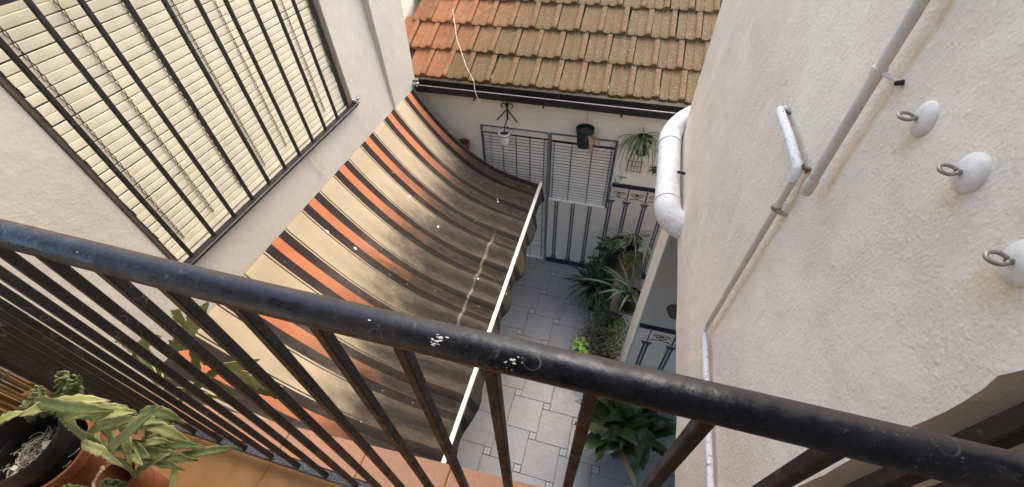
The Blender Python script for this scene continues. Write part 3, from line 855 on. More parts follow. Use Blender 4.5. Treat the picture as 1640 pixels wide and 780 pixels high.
for y, nm in ((.885,0),(1.125,1)):
    m = lump((.394,y-.018,3.936), .0085, 9, 11+nm); m.tube([(.384,y-.004,3.936),(.405,y-.024,3.938)], .004, 6); m.build('wall_fixing', simple('rusty fixing', (.17,.12,.09), .7, .5, 150), c2)

# eye hooks on round white plates
for k, (y, z, lab) in enumerate(((.655,4.177,'small white domed plate with a grey eye hook, nearest the thick conduit'),
                                 (.522,4.182,'white domed plate with a grey eye hook, middle of the three on the right wall'),
                                 (.388,4.172,'white domed plate with a grey eye hook, cut by the right photo edge'))):
    h = thing('wall_hook', (XW,y,z), lab, 'hook', 'eye hooks on the right wall')
    lathe_dir(MB(), (XW+.004,y,z), (-1,.0,.0), [(.0245,0),(.0252,.003),(.0240,.0065),(.0190,.0105),(.0115,.0132),(.005,.0140)], 28).build('plate', M['plate'], h, auto=40)
    m = MB(); px = XW-.009
    m.tube([(px+.006,y,z),(px-.006,y,z)], [.0042,.0032], 10)
    ring = [(px-.0145+.0092*cos(a), y+.0072*sin(a), z+.0015+.0015*sin(a)) for a in [2*pi*i/22 + .25 for i in range(22)]]
    m.tube(ring[:21], .0023, 8); m.build('eye', M['steel'], h, auto=50)

# upright bar of a grille in front of the near end of the wall
gb = thing('iron_bar', (.43,.27,3), 'upright black iron bar at the near end of the right wall, beyond the handrail', 'bar')
MB().bbox((.415,.262,2.97),(.437,.284,6.1),.002).build('bar', M['black_bar'], gb)
MB().bbox((.436,.266,4.6),(1.0,.280,4.62),.002).build('cross_bar', M['black_bar'], gb)

# house behind the balcony (camera side)
m = MB(); wall_panel(m, (0,-1.3,0), (-1,0,0), (0,0,1), (0,1,0), -2.3, 2.6, 2.9, 6.6, [(-.5,.5,2.985,5.1)], .3)
hw = thing('balcony_house_wall', (0,-1.4,2.9), 'cream house wall with a doorway behind the balcony', 'wall')
m.build('wall_face', M['plaster_back'], hw)
MB().box((-.55,-1.56,2.9),(.55,-1.52,5.2)).build('door', M['window_dark'], hw)
MB().box((-2.4,-1.30,5.35),(2.3,.02,5.5)).build('unseen_eave', M['plaster_back'], hw)  # unseen eave, its reach set to block overhead sky from the balcony

tag(MB().bbox((.64,-1.3,2.9),(1.0,.27,6.2),.006).build('added_balcony_end_wall', M['plaster_shaded']), 'dim grey wall added to close the right end of the balcony beyond the handrail', 'wall')  # added to keep light off the near end of the upper wall

# ------------------------------------------------------------------ balcony railing
RY, RZ = .186, 4.13
rl = thing('balcony_railing', (-.3,RY,2.98), 'black iron balcony railing with round handrail and square bars crossing the foreground', 'railing')
pts = []
for i in range(61):
    x = -2.14 + 3.7*i/60
    if x > .638: break
    pts.append((x, RY + .0012*sin(x*5), RZ + .0012*sin(x*7+1)))
hr = MB().tube(pts, .0178, 28).build('handrail', M['rail'], rl, smooth=True)
pb = None
for k in range(-19, 7):
    x = -.0865 + .1055*k
    if pb is None:
        o = MB().bbox((x-.0072,RY-.0072,3.028),(x+.0072,RY+.0072,4.118),.0014).build('bar', M['black_bar'], rl); pb = o.data; zc = WL[o.name].z
    else: link('bar', pb, (x+U(-.002,.002), RY, zc), rl, (U(-.002,.002), U(-.002,.002), U(-.06,.06)))
def bumpy_rail():
    t = NT('hammered blue black paint')
    g_ = t.voro(260)
    c = t.mix(t.map(g_, .1, .5), (.10,.12,.16), (.012,.014,.02))
    return t.out(c, .3, t.bump(g_, .003), .6)
MB().bbox((-2.14,RY-.013,3.008),(.638,RY+.013,3.028),.004,2).build('bottom_rail', bumpy_rail(), rl)
for x in (-1.92,-.35,.55):
    MB().bbox((x-.011,RY-.011,2.975),(x+.011,RY+.011,3.008),.002).build('foot', M['black_bar'], rl)
MB().bbox((-1.945,RY-.02,2.98),(-1.905,RY+.02,4.115),.003).build('post', M['black_bar'], rl)
# white paint splashes on the handrail
for (x, a, r) in ((-.135,.95,.0075),(-.060,.75,.008),(-.21,1.2,.003),(.62,1.4,.003),(.545,1.5,.003),(-.05,1.5,.0025),(-.60,1.1,.002)):
    m = MB(); rnd = random.Random(int(x*1000))
    for q in range(34 if r > .005 else 1):
        w_ = rnd.gauss(0,.5); aa = a + (w_*.30 + rnd.gauss(0,.10))*(r > .005); xx_ = x + (w_*.6 + rnd.gauss(0,.35))*r*(r > .005)
        c = Vector((xx_, RY - .0178*cos(aa), RZ + .0178*sin(aa)))
        m.ball(c, r*(rnd.uniform(.10,.34) if r > .005 else .6), 5, (1.2,.4,.4))
    m.build('paint_splash', M['white_plastic'], rl)

# ------------------------------------------------------------------ awning
aw = thing('awning', (-1.5,2,2), 'striped orange, brown and cream canvas awning, grimy towards its pale front bar', 'awning')
NX, NY = 56, 330
vs, uvs = [], []
def canopy(s, y):
    "s 0..1 from wall to bar, y along the wall"
    f = (y-.45)/3.24
    yy = y + s*((3.52-3.69)*f + .03*(1-f))
    zb = 1.505 + .095*f
    z0 = 2.487
    sag = .258*sin(pi*s**.86) * (1 + .05*sin(y*2.1))
    z = z0 + (zb-z0)*s - sag
    k = (y-3.561)/.4245
    ph = k*2*pi
    pk = min(1, s/.25)*(.021*s + .004)*(1 if s < .97 else .4)
    z += pk*sin(ph*2 + .6*sin(s*5)) + .006*s*noise.noise((y*4.2, s*3, .3)) + .004*noise.noise((y*9, s*7, 1.3))
    x = -2.148 + 1.40*s
    return (x, yy, z)
for j in range(NY+1):
    y = .45 + 3.24*j/NY
    for i in range(NX+1):
        s = i/NX
        vs.append(canopy(s, y)); uvs.append((y, s))
fs = [(j*(NX+1)+i, j*(NX+1)+i+1, (j+1)*(NX+1)+i+1, (j+1)*(NX+1)+i) for j in range(NY) for i in range(NX)]
def uv_build(name, vs, fs, uvs, mat, parent):
    o = MB().add(vs, fs).build(name, mat, parent, smooth=True)
    uv = o.data.uv_layers.new(name='UVMap')
    for l in o.data.loops: uv.data[l.index].uv = uvs[l.vertex_index]
    md = o.modifiers.new('thickness', 'SOLIDIFY'); md.thickness = .003; md.offset = -1
    return o
uv_build('canopy', vs, fs, uvs, M['awning'], aw)
# front bar, valance, wall tube, chrome end
def barpt(y): f = (y-.5)/3.02; return (-.748, y, 1.505 + .095*f)
m = MB(); y0, y1 = .47, 3.54
a, b = barpt(y0), barpt(y1)
vs = []
for p in (a, b):
    for dx, dz in ((-.014,-.016),(.016,-.018),(.018,.010),(.010,.017),(-.010,.016),(-.016,.008)): vs.append((p[0]+dx, p[1], p[2]+dz))
m.add(vs, [(i,6+i,6+(i+1)%6,(i+1)%6) for i in range(6)] + [(5,4,3,2,1,0),(6,7,8,9,10,11)])
fb = m.build('front_bar', M['cream_metal'], aw)
vs, uvs = [], []; NV = 240; NH = 8
for j in range(NV+1):
    y = .52 + 2.98*j/NV; p = barpt(y)
    drop = .17 + .022*abs(sin(y*pi/.212)) + .015*noise.noise((y*2, 5, 1))
    for i in range(NH+1):
        q = i/NH
        wv = (.022*sin(y*13 + 1.1*sin(y*3.1)) + .018*sin(y*5.3) + .012*noise.noise((y*6, 0, 4)))*q
        vs.append((p[0]+.020+.035*q+wv, y, p[2]-.012-drop*q)); uvs.append((y, 1.02+.1*q))
fs = [(j*(NH+1)+i, j*(NH+1)+i+1, (j+1)*(NH+1)+i+1, (j+1)*(NH+1)+i) for j in range(NV) for i in range(NH)]
uv_build('valance', vs, fs, uvs, M['awning'], aw)
MB().tube([(-2.156,.47,2.466),(-2.156,3.70,2.468)], .010, 12).build('wall_tube', M['grey_paint'], aw, auto=50)
lump((-2.125,3.70,2.535), .038, 30, 8).build('end_bracket', M['fitting'], aw)
for y in (.62, 3.40):
    m = MB(); m.tube([(-2.15,y,1.45),(-1.45,y+.02,1.30),(-.76,y,barpt(y)[2]-.02)], .013, 8); m.build('folding_arm', M['cream_metal'], aw)

# cable that hangs from the roof down past the shutter
cab = [(-1.955,4.50,2.985),(-1.80,4.15,2.83),(-1.58,3.80,2.70),(-1.475,3.69,2.62),(-1.452,3.64,2.53),(-1.415,3.66,2.40),(-1.39,3.70,2.25),(-1.375,3.76,2.08),(-1.385,3.80,1.80),(-1.38,3.81,1.5)]
tag(MB().tube(cab, .0032, 6).build('cable', M['cord']), 'thin pale cable crossing the roof tiles and hanging in front of the tall shutter', 'cable')

# ------------------------------------------------------------------ pots and plants
def pot(name, c, r, h, mat, label, cat='pot', group=None, taper=.72, rim=.012, soil=True, rimh=.035, n=28, fill=.82):
    c = Vector(c); t = thing(name, c, label, cat, group)
    pr = [(r*taper,0),(r*.965,h-rimh),(r+rim*.4,h-rimh+.002),(r+rim*.5,h),(r-.006,h+.001),(r-.010,h-rimh),(r*taper*.95,h*.35)]
    MB().lathe(c, pr, n, True, False).build('body', mat, t, auto=40)
    if soil: 
        m = MB().lathe(c, [(r*.93,h*fill),(r*.5,h*fill+.006),(.002,h*fill+.012)], n, False, True); m.build('soil', M['soil'], t, smooth=True)
    return t
def leaf(m, base, az, el, L, W, droop=1.0, seg=7, fold=.25, prof='strap', twist=0, curl=0, dexp=1.3):
    "ribbon leaf: starts at elevation el, bends down by droop radians over its length"
    p = Vector(base); o = len(m.v); ds = L/seg
    for i in range(seg+1):
        t = i/seg
        e = max(-1.5, el - droop*t**dexp); a = az + curl*t
        d = Vector((cos(e)*cos(a), cos(e)*sin(a), sin(e)))
        side = Vector((-sin(a), cos(a), 0)); up = side.cross(d) * -1
        tw = twist*t; s2 = side*cos(tw) + up*sin(tw); up2 = up*cos(tw) - side*sin(tw)
        if prof == 'strap': wv = W*min(1, .55+2.2*t)*min(1, (1-t)*2.6+.04)
        elif prof == 'broad': wv = W*(max(.06, sin(pi*min(1, t*.92+.04)**.85)))
        else: wv = W*max(.05, sin(pi*(t*.94+.03))**.7)
        m.v += [tuple(p - s2*wv + up2*wv*fold), tuple(p - up2*0), tuple(p + s2*wv + up2*wv*fold)]
        p = p + d*ds
    for i in range(seg):
        k = o + i*3
        m.f += [(k,k+1,k+4,k+3),(k+1,k+2,k+5,k+4)]
    return p

# wall bracket with white pot
wb = thing('wall_bracket', (-1.19,YB,2.25), 'scrolled black iron pot bracket on the back wall above the tall shutter', 'bracket')
m = MB(); y = YB - .012
m.tube([(-1.185,y,2.36),(-1.185,y,2.16)], .009, 8)
for sx in (-1, 1):
    m.tube([(-1.185,y-.004,2.30)] + [(-1.185+sx*(.035+.026*sin(a)), y-.006, 2.325+.026*cos(a)*1.1) for a in [i*.5-1.2 for i in range(9)]], .0055, 6)
    m.tube([(-1.185,y-.004,2.29),(-1.185+sx*.06,y-.01,2.215),(-1.185+sx*.115,y-.02,2.155)], .0065, 6)
m.tube([(-1.185,y,2.18),(-1.19,y-.10,2.14),(-1.19,y-.12,2.07)], .006, 6)
m.build('scroll', M['iron'], wb)
ring = [(-1.19+.064*cos(a), 3.70+.064*sin(a), 2.055) for a in [2*pi*i/20 for i in range(20)]]
MB().tube(ring, .004, 6, closed=True).tube([(-1.19,3.764,2.055),(-1.19,YB-.005,2.075)], .005, 6).build('ring', M['iron'], wb)
wp = pot('flower_pot', (-1.19,3.70,1.955), .060, .125, M['white_plastic'], 'small white pot of dry soil held by the iron bracket on the back wall', taper=.8)
# hanging green pot
gp = pot('hanging_pot', (-.345,3.715,2.03), .088, .20, M['green_plastic'], 'dark green hanging pot with a dead drooping plant above the window shutter', 'pot', taper=.78)
m = MB().tube([(-.345,YB-.006,2.42),(-.345,3.80,2.35),(-.345,3.795,2.25)], .002, 5); m.build('hanger', M['iron'], gp)
dd = thing('dead_plant', (-.31,3.68,2.22), 'brown dead plant trailing over the side of the green hanging pot', 'plant')
for k in range(34):
    m = MB(); a = U(-1.25,.25)
    leaf(m, (-.32+U(-.03,.04),3.68+U(-.03,.03),2.195), a, U(.0,.5), U(.10,.34), U(.003,.006), U(2.0,2.6), 10, .3, twist=U(-1,1), dexp=.45)
    m.build('leaf', M['dead'], dd)
# hanging spider plant
hp = pot('hanging_pot', (.235,3.735,2.02), .080, .17, M['black_plastic'], 'black hanging pot at the right of the back wall, half covered by a spider plant', taper=.8)
spd = thing('spider_plant', (.20,3.72,2.19), 'green spider plant with long leaves drooping from the black wall pot', 'plant')
for k in range(70):
    m = MB(); a = U(-pi*1.05,.1) if k < 62 else U(0,pi)
    leaf(m, (.215+U(-.03,.02),3.715+U(-.03,.02),2.18), a, U(.3,1.2), U(.20,.46), U(.004,.007), U(2.2,3.0), 11, .3, curl=U(-.3,.3), dexp=.7)
    m.build('leaf', M['variegated'] if k % 3 else M['strap_mid'], spd)
m = MB()
for q in ([(.16,3.66,2.2),(.05,3.62,2.25),(-.02,3.64,2.0),(.0,3.68,1.75),(.05,3.70,1.60)], [(.2,3.66,2.2),(.08,3.6,2.2),(.05,3.65,1.9),(.10,3.7,1.7)], [(.25,3.66,2.2),(.38,3.62,2.26),(.46,3.65,2.1),(.45,3.7,1.9)], [(.2,3.66,2.2),(-.06,3.6,2.14),(-.15,3.7,1.98)]):
    m.tube(q, .002, 4)
m.build('runner', M['strap_mid'], spd)
for c, nn in (((.05,3.70,1.60),10), ((.10,3.70,1.7),8)):
    for k in range(nn):
        m = MB(); leaf(m, c, U(0,2*pi), U(0,1.2), U(.06,.13), .004, U(1,2), 6, .3); m.build('leaf', M['strap_mid'], spd)
# square wire holder and small plant
wh = thing('wire_holder', (.205,3.80,1.80), 'small rusty square wire pot holder on the back wall beneath the spider plant', 'holder')
m = MB()
for (dx) in (-.07,-.035,0,.035,.07): m.tube([(.205+dx,3.80,1.735),(.205+dx,3.80,1.865)], .003, 5)
for dz in (-.065,0,.065): m.tube([(.135,3.797,1.80+dz),(.275,3.797,1.80+dz)], .003, 5)
for (dx, dz) in ((-.07,.065),(.07,.065),(-.07,-.065),(.07,-.065)):
    m.tube([(.205+dx+.014*cos(a), 3.795, 1.80+dz+.014*sin(a)) for a in [i*.7 for i in range(8)]], .0025, 4)
m.build('frame', simple('rusty wire', (.14,.08,.05), .7, .4), wh)
sp = thing('small_plant', (.41,3.78,1.82), 'small yellowish plant in a tiny wall pot beside the fat drain pipe', 'plant')
for k in range(24):
    m = MB(); leaf(m, (.41,3.76,1.83), U(-pi,0), U(-.2,1.2), U(.05,.11), .007, U(1,2.2), 6, .3); m.build('leaf', M['fern'] if k % 3 else M['variegated'], sp)
MB().lathe((.41,3.785,1.77), [(.02,0),(.03,.05)], 12).build('pot', M['black_plastic'], sp)
# terracotta wall pot peeping over the awning
pot('clay_wall_pot', (-1.70,3.735,1.72), .075, .14, M['terracotta'], 'terracotta wall pot just showing above the far edge of the awning', taper=.7)

# bench with pots along the right side
bn = thing('plant_bench', (.30,3.1,0), 'low dark bench carrying pots in the far right corner of the courtyard', 'bench')
MB().bbox((.22,2.70,.675),(.52,3.64,.70),.004).build('top', M['window_dark'], bn)
for x in (.24,.50):
    for y in (2.74,3.60): MB().bbox((x-.014,y-.014,0),(x+.014,y+.014,.675),.002).build('leg', M['window_dark'], bn)
pot('plant_pot', (.365,3.52,.80), .090, .20, M['black_plastic'], 'black pot of the pale spider plant near the elbow of the fat drain pipe')
MB().lathe((.365,3.52,.701), [(.075,0),(.068,.098)], 20, True, True).build('pot_stand', M['black_plastic'])
tag(bpy.data.objects['pot_stand'], 'dark upturned pot serving as a stand on the bench', 'stand')
s2 = thing('spider_plant', (.36,3.50,1.0), 'pale variegated spider plant arching over the bench below the drain pipe', 'plant')
for k in range(38):
    m = MB(); a = U(-pi*1.15,.35)
    leaf(m, (.365+U(-.03,.03),3.51+U(-.04,.04),.985), a, U(.35,1.35), U(.22,.46), U(.005,.008), U(1.3,2.5), 10, .3, curl=U(-.3,.3))
    m.build('leaf', M['variegated'], s2)
pot('clay_pot', (.315,3.33,.70), .082, .19, M['terracotta'], 'terracotta pot on the bench in front of the spider plant pot')
fe = thing('fern_clump', (.33,3.33,.88), 'fine yellow green trailing plant in the terracotta pot on the bench', 'plant')
m = MB()
for k in range(300):
    a = U(0,2*pi); r = U(0,.10); b = (.36+r*cos(a), 3.30+r*sin(a), .87+U(-.04,.10))
    leaf(m, b, U(0,2*pi), U(-.6,.9), U(.03,.07), .006, U(.2,1.4), 3, .2, 'lance')
tag(m.build('foliage', M['fern'], fe), kind='stuff')
# dark agapanthus on the floor
pot('plant_pot', (.08,3.22,0), .15, .26, M['black_plastic'], 'wide black floor pot of the dark strap leaved plant near the skirting')
ag = thing('strap_leaf_plant', (.08,3.2,.25), 'dense dark green strap leaved clump spreading over the floor tiles in front of the dado', 'plant')
for k in range(120):
    m = MB(); a = U(0,2*pi)
    leaf(m, (.06+U(-.08,.08),3.26+U(-.06,.06),.30), a, U(.45,1.45), U(.30,.52), U(.011,.017), U(1.1,2.0), 9, .35, curl=U(-.2,.2))
    m.build('leaf', M['strap'], ag)
lh = thing('leafy_shrub', (.14,3.5,.3), 'dark shrub with pointed leaves against the dado behind the strap leaved clump', 'plant')
MB().tube([(.14,3.5,0),(.14,3.5,.5),(.12,3.5,.95)], .01, 6).build('stem', M['bush'], lh)
for k in range(46):
    m = MB(); z = U(.35,1.0)
    leaf(m, (.13,3.5,z), U(0,2*pi), U(-.1,.7), U(.16,.27), U(.022,.034), U(.5,1.2), 6, .3, 'lance'); m.build('leaf', M['strap'], lh)
# arching plant in black pot
pot('plant_pot', (.41,2.83,.718), .100, .17, M['black_plastic'], 'black pot beside the pillar edge holding a plant of long arching leaves')
MB().lathe((.41,2.83,.701), [(.11,0),(.12,.018)], 20, True, True).build('saucer', M['black_plastic'])
tag(bpy.data.objects['saucer'], 'black saucer under the pot of arching leaves', 'saucer')
ar = thing('arching_plant', (.40,2.82,.88), 'plant with few long arching green leaves in a black pot beside the pillar', 'plant')
for (a, el, L, W, dr) in ((3.14,.62,.66,.018,1.3),(2.8,1.2,.5,.018,1.5),(2.3,1.35,.45,.016,1.2),(3.6,1.0,.5,.018,1.6),(-.1,.55,.42,.013,.8),(.4,1.1,.35,.014,1.2),(4.4,1.0,.45,.017,1.8),(5.0,.9,.4,.016,1.7),(1.7,1.3,.4,.015,1.0),(3.3,1.4,.42,.018,1.4),(4.0,1.25,.46,.017,1.9),(2.6,.9,.5,.016,1.6),(5.6,.9,.36,.014,1.4),(3.0,1.1,.42,.017,1.9)):
    m = MB(); leaf(m, (.40+U(-.02,.02),2.82+U(-.02,.02),.85), a, el, L, W*.8, dr, 10, .35); m.build('leaf', M['strap_mid'], ar)
# dry bush, ferny growth, bright clump
pot('clay_pot', (.235,2.26,0), .155, .34, M['terracotta'], 'big terracotta floor pot with bare twigs just beyond the handrail')
db = thing('dry_bush', (.18,2.55,.3), 'tangled half dry bush of brown twigs and small leaves behind the big clay floor pot', 'plant')
m = MB()
for k in range(150):
    b = Vector((.17+U(-.09,.09), 2.50+U(-.22,.22), .15)); d = Vector((U(-.6,.5), U(-.6,.6), 1.2)).normalized(); q = [b]
    for i in range(5): d = (d + Vector((U(-.5,.5),U(-.5,.5),U(-.5,.2)))).normalized(); q.append(q[-1] + d*U(.06,.12))
    m.tube(q, [.0026,.0024,.002,.0018,.0015,.001], 4)
tag(m.build('twigs', M['dry_twig'], db), kind='stuff')
m = MB()
for k in range(2000):
    b = (.19+random.gauss(0,.09), 2.66+random.gauss(0,.19), U(.08,.56))
    leaf(m, b, U(0,2*pi), U(-.5,.9), U(.02,.055), U(.004,.009), U(.2,1.2), 3, .2, 'lance')
tag(m.build('foliage', M['bush'], db), kind='stuff')
fb2 = thing('ferny_bush', (.33,2.5,.4), 'yellow green feathery bush growing along the foot of the pillar', 'plant')
m = MB()
for k in range(800):
    b = (.33+random.gauss(0,.05), 2.60+random.gauss(0,.16), U(.15,.62))
    leaf(m, b, U(0,2*pi), U(-.6,.9), U(.025,.06), U(.004,.009), U(.2,1.2), 3, .2, 'lance')
tag(m.build('foliage', M['fern'], fb2), kind='stuff')
MB().tube([(.34,2.52,0),(.34,2.50,.3),(.33,2.53,.6)], .008, 6).build('stem', M['dry_twig'], fb2)
pot('plant_pot', (.0,2.38,0), .075, .26, M['black_plastic'], 'small black floor pot under the bright green clump')
bc = thing('bright_plant', (.0,2.37,.4), 'small clump of bright lime green rounded leaves at the edge of the floor tiles', 'plant')
for k in range(44):
    a = U(0,2*pi); r = U(.0,.10); c = Vector((-.01+r*cos(a), 2.37+r*sin(a), .42+U(-.03,.04)-r*.3)); m = MB()
    rr = U(.018,.030); nrm = Vector((U(-.5,.5), U(-.6,.3), 1)).normalized(); q = nrm.to_track_quat('Z','Y').to_matrix()
    ring = [c + q @ Vector((rr*(1+.14*cos(i*5*2*pi/15))*cos(i*2*pi/15), rr*(1+.14*cos(i*5*2*pi/15))*sin(i*2*pi/15), .006*cos(i*2*pi/5))) for i in range(15)]
    m.v = [tuple(p) for p in ring] + [tuple(c - nrm*.006)]; m.f = [(i,(i+1)%15,15) for i in range(15)]
    o = m.build('leaf', M['bright'], bc, smooth=True)
    o.data.update()
MB().tube([(.0,2.38,.2),(-.01,2.37,.40)], .01, 6).build('stem', M['bright'], bc)
# aspidistra under the handrail
pot('plant_pot', (.52,1.58,0), .17, .30, M['black_plastic'], 'large black floor pot of the broad leaved plant below the railing')
asp = thing('broad_leaf_plant', (.52,1.58,.3), 'large plant of broad dark green leaves, some yellowing, below the railing', 'plant')
for k in range(80):
    a = k*2.399 + U(-.3,.3); m = MB()
    L = U(.24,.50); e = U(.3,1.45); a = U(0,2*pi) if k % 2 else a
    b = Vector((.52+U(-.07,.07), 1.58+U(-.08,.08), .27))
    h = U(.03,.38); d = Vector((cos(a)*.35+U(-.3,.3), sin(a)*.35+U(-.3,.3), 1)).normalized(); b2 = b + d*h
    m.tube([b, b2], .004, 5, cap=False)
    leaf(m, b2, a, e, L, U(.042,.068), U(.6,2.1), 10, .22, 'broad', twist=U(-.9,.9), curl=U(-.25,.25))
    m.build('leaf', M['yellow_leaf'] if k in (9,31,44) else M['aspidistra'], asp, smooth=True)

# ------------------------------------------------------------------ balcony pots, lower left
tp = pot('clay_pot', (-1.52,-.006,2.98), .120, .205, M['terracotta'], 'terracotta pot on the balcony floor with a black pot set inside it', taper=.68, soil=False, rim=.004)
bp = thing('black_pot', (-1.535,-.012,3.03), 'black plastic pot of dry rootlets and scraps nested in the terracotta pot', 'pot')
c = Vector((-1.535,-.012,3.0)); r = .110
MB().lathe(c, [(.08,0),(.096,.205),(.108,.207),(r,.262),(r-.004,.268),(r-.009,.264),(.099,.18),(.085,.05)], 40).build('body', M['black_plastic'], bp, auto=40)
MB().lathe(c, [(.098,.155),(.06,.162),(.002,.17)], 30, False, True).build('soil', M['soil'], bp, smooth=True)
rubble = MB(); rnd = random.Random(5)
for k in range(150):
    a = rnd.uniform(0,2*pi); q = .066*math.sqrt(rnd.random()); p = Vector((c.x+q*cos(a), c.y+q*sin(a), c.z+.168+rnd.uniform(0,.02)))
    R0 = rnd.uniform(.008,.03); a0 = rnd.uniform(0,6); tl = rnd.uniform(-.6,.6)
    rubble.tube([p + Vector((R0*(cos(a0+t)-cos(a0)), R0*(sin(a0+t)-sin(a0)), tl*R0*sin(t))) for t in [i*rnd.uniform(.3,.45) for i in range(7)]], rnd.uniform(.0006,.0016), 4)
tag(rubble.build('rootlets', M['straw'], bp), kind='stuff')
ch = MB()
for k in range(60):
    a = rnd.uniform(0,2*pi); q = .085*math.sqrt(rnd.random()); ch.ball((c.x+q*cos(a), c.y+q*sin(a), c.z+.170+rnd.uniform(-.004,.006)), rnd.uniform(.003,.007), 5, (rnd.uniform(.6,1.5), rnd.uniform(.6,1.5), .6))
tag(ch.build('chips', M['dry_twig'], bp), kind='stuff')
st = thing('stub', (-1.51,-.005,3.20), 'dark red stub with a torn white paper end lying in the black pot', 'litter')
MB().tube([(-1.497,-.030,3.175),(-1.515,.004,3.189)], [.0105,.0105], 12).build('stub', M['cork'], st, auto=50)
MB().tube([(-1.515,.004,3.189),(-1.521,.014,3.192),(-1.526,.024,3.198)], [.0112,.0128,.0145], 12, cap=False).build('paper', M['paper'], st)
sc_ = MB()
for (dx, dy, a) in ((.028,-.050,.3),(-.008,-.062,1.2),(.008,-.045,2.2),(-.03,-.05,.8)):
    sc_.box((c.x+dx-.009, c.y+dy-.006, c.z+.178),(c.x+dx+.009, c.y+dy+.006, c.z+.184))
tag(sc_.build('scraps', M['paper'], bp), kind='stuff')
# second clay pot, square shouldered with a crusted rim
p2 = pot('clay_pot', (-1.275,.0,2.98), .056, .17, M['terracotta'], 'terracotta pot with a crusty worn rim, right of the nested pots on the balcony', taper=.8, rim=.010, rimh=.035, fill=.5)
m = MB(); rnd = random.Random(9)
for k in range(70):
    a = rnd.uniform(-3.3,-1.9); m.ball((-1.275+(.058+rnd.uniform(-.004,.004))*cos(a), (.058+rnd.uniform(-.004,.004))*sin(a), 3.149+rnd.uniform(-.004,.003)), rnd.uniform(.003,.007), 5)
tag(m.build('crust', M['corroded'], p2), kind='stuff')
# orchid cactus: flat stems given by their two ends and a sag
oc = thing('orchid_cactus', (-1.275,.01,3.09), 'orchid cactus of long flat pale green stems sprawling from the balcony pots through the railing', 'plant')
def blade(p0, p1, p2, W, mat, tilt=(0,0,1), serr=.18, seg=14, seed=0):
    p0, p1, p2 = Vector(p0), Vector(p1), Vector(p2); rnd = random.Random(seed); m = MB()
    ctl = p1*2 - (p0+p2)*.5
    up = Vector(tilt).normalized()
    prev = None
    for i in range(seg+1):
        t = i/seg
        p = p0*(1-t)**2 + ctl*2*t*(1-t) + p2*t*t
        d = ((ctl-p0)*(1-t) + (p2-ctl)*t).normalized()
        s = d.cross(up)
        s = s.normalized() if s.length > 1e-4 else Vector((1,0,0))
        n = s.cross(d).normalized()
        wv = W*max(.10, min(1, 4.2*t+.2)*min(1, (1-t)*3.0+.03))*(1 + serr*(1 if i % 2 else -1)*.6) * (1+.1*rnd.uniform(-1,1))
        rip = n*wv*.28
        m.v += [tuple(p - s*wv + rip + n*rnd.uniform(-.0015,.0015)), tuple(p - s*wv*.45 + rip*.2), tuple(p - n*.001), tuple(p + s*wv*.45 + rip*.2), tuple(p + s*wv + rip + n*rnd.uniform(-.0015,.0015))]
    for i in range(seg):
        for j in range(4):
            k = i*5 + j; m.f.append((k,k+1,k+6,k+5))
    o = m.build('stem', mat, oc, smooth=True)
    at = o.data.attributes.new('edge', 'FLOAT', 'POINT')
    at.data.foreach_set('value', [min(1, (1 if j in (0,4) else (0 if j == 2 else .25)) + max(0, (i/seg-.78)/.22)) for i in range(seg+1) for j in range(5)])
    md = o.modifiers.new('thickness', 'SOLIDIFY'); md.thickness = .0022
    return o
ca, cd = M['cactus'], M['cactus_dark']
V = Vector
BL = [((-1.50,.05,3.35),(-1.368,.108,3.385),(-1.27,.150,3.36),.020,ca),((-1.38,.068,3.34),(-1.271,.116,3.38),(-1.204,.149,3.36),.017,ca),
 ((-1.313,.095,3.33),(-1.229,.121,3.37),(-1.179,.145,3.35),.019,ca),((-1.214,.030,3.29),(-1.139,.088,3.365),(-1.055,.165,3.42),.016,cd),
 ((-1.08,.085,3.23),(-.998,.122,3.235),(-.935,.160,3.20),.014,cd),((-1.19,.065,3.28),(-1.092,.077,3.28),(-1.01,.096,3.22),.019,cd),
 ((-1.053,.005,3.17),(-1.052,.048,3.215),(-1.078,.10,3.235),.011,ca),((-1.19,.135,3.32),(-1.109,.132,3.315),(-1.04,.128,3.25),.020,ca),
 ((-1.315,.070,3.30),(-1.233,.105,3.34),(-1.165,.139,3.33),.016,ca),((-1.575,-.0,3.31),(-1.54,.032,3.345),(-1.50,.066,3.34),.015,ca),
 ((-1.19,.145,3.33),(-1.123,.165,3.34),(-1.06,.160,3.30),.017,cd),((-1.50,.095,3.36),(-1.318,.10,3.41),(-1.22,.13,3.37),.020,cd),
 ((-1.13,.10,3.26),(-1.07,.11,3.28),(-1.0,.13,3.25),.018,cd),((-1.25,.09,3.31),(-1.16,.13,3.34),(-1.09,.15,3.31),.015,ca),
 ((-1.275,.01,3.09),(-1.17,.05,3.27),(-1.19,.11,3.33),.014,ca),((-1.275,.01,3.09),(-1.12,.05,3.25),(-1.06,.09,3.27),.015,cd),((-1.18,.02,3.19),(-1.26,.05,3.29),(-1.38,.07,3.35),.014,cd),
 ((-1.42,.08,3.33),(-1.34,.10,3.35),(-1.24,.11,3.33),.016,cd)]
for i, (a, b, c_, W, mt) in enumerate(BL): blade(a, b, c_, W*.82, mt, (U(-.4,.4),-.5+U(-.3,.3),1), seed=i)
rnd = random.Random(21)
for i in range(26):
    a = Vector((rnd.uniform(-1.36,-1.12), rnd.uniform(.04,.11), rnd.uniform(3.20,3.31)))
    an = rnd.uniform(-.9,2.6); L = rnd.uniform(.07,.15)
    d = Vector((cos(an), sin(an)*.42, rnd.uniform(-.25,.30)))*L
    blade(a, a + d*.55 + Vector((0,0,rnd.uniform(.005,.03))), a + d, rnd.uniform(.008,.0135), (ca, ca, cd)[i % 3], (rnd.uniform(-.5,.5), -.6, 1), seed=200+i)
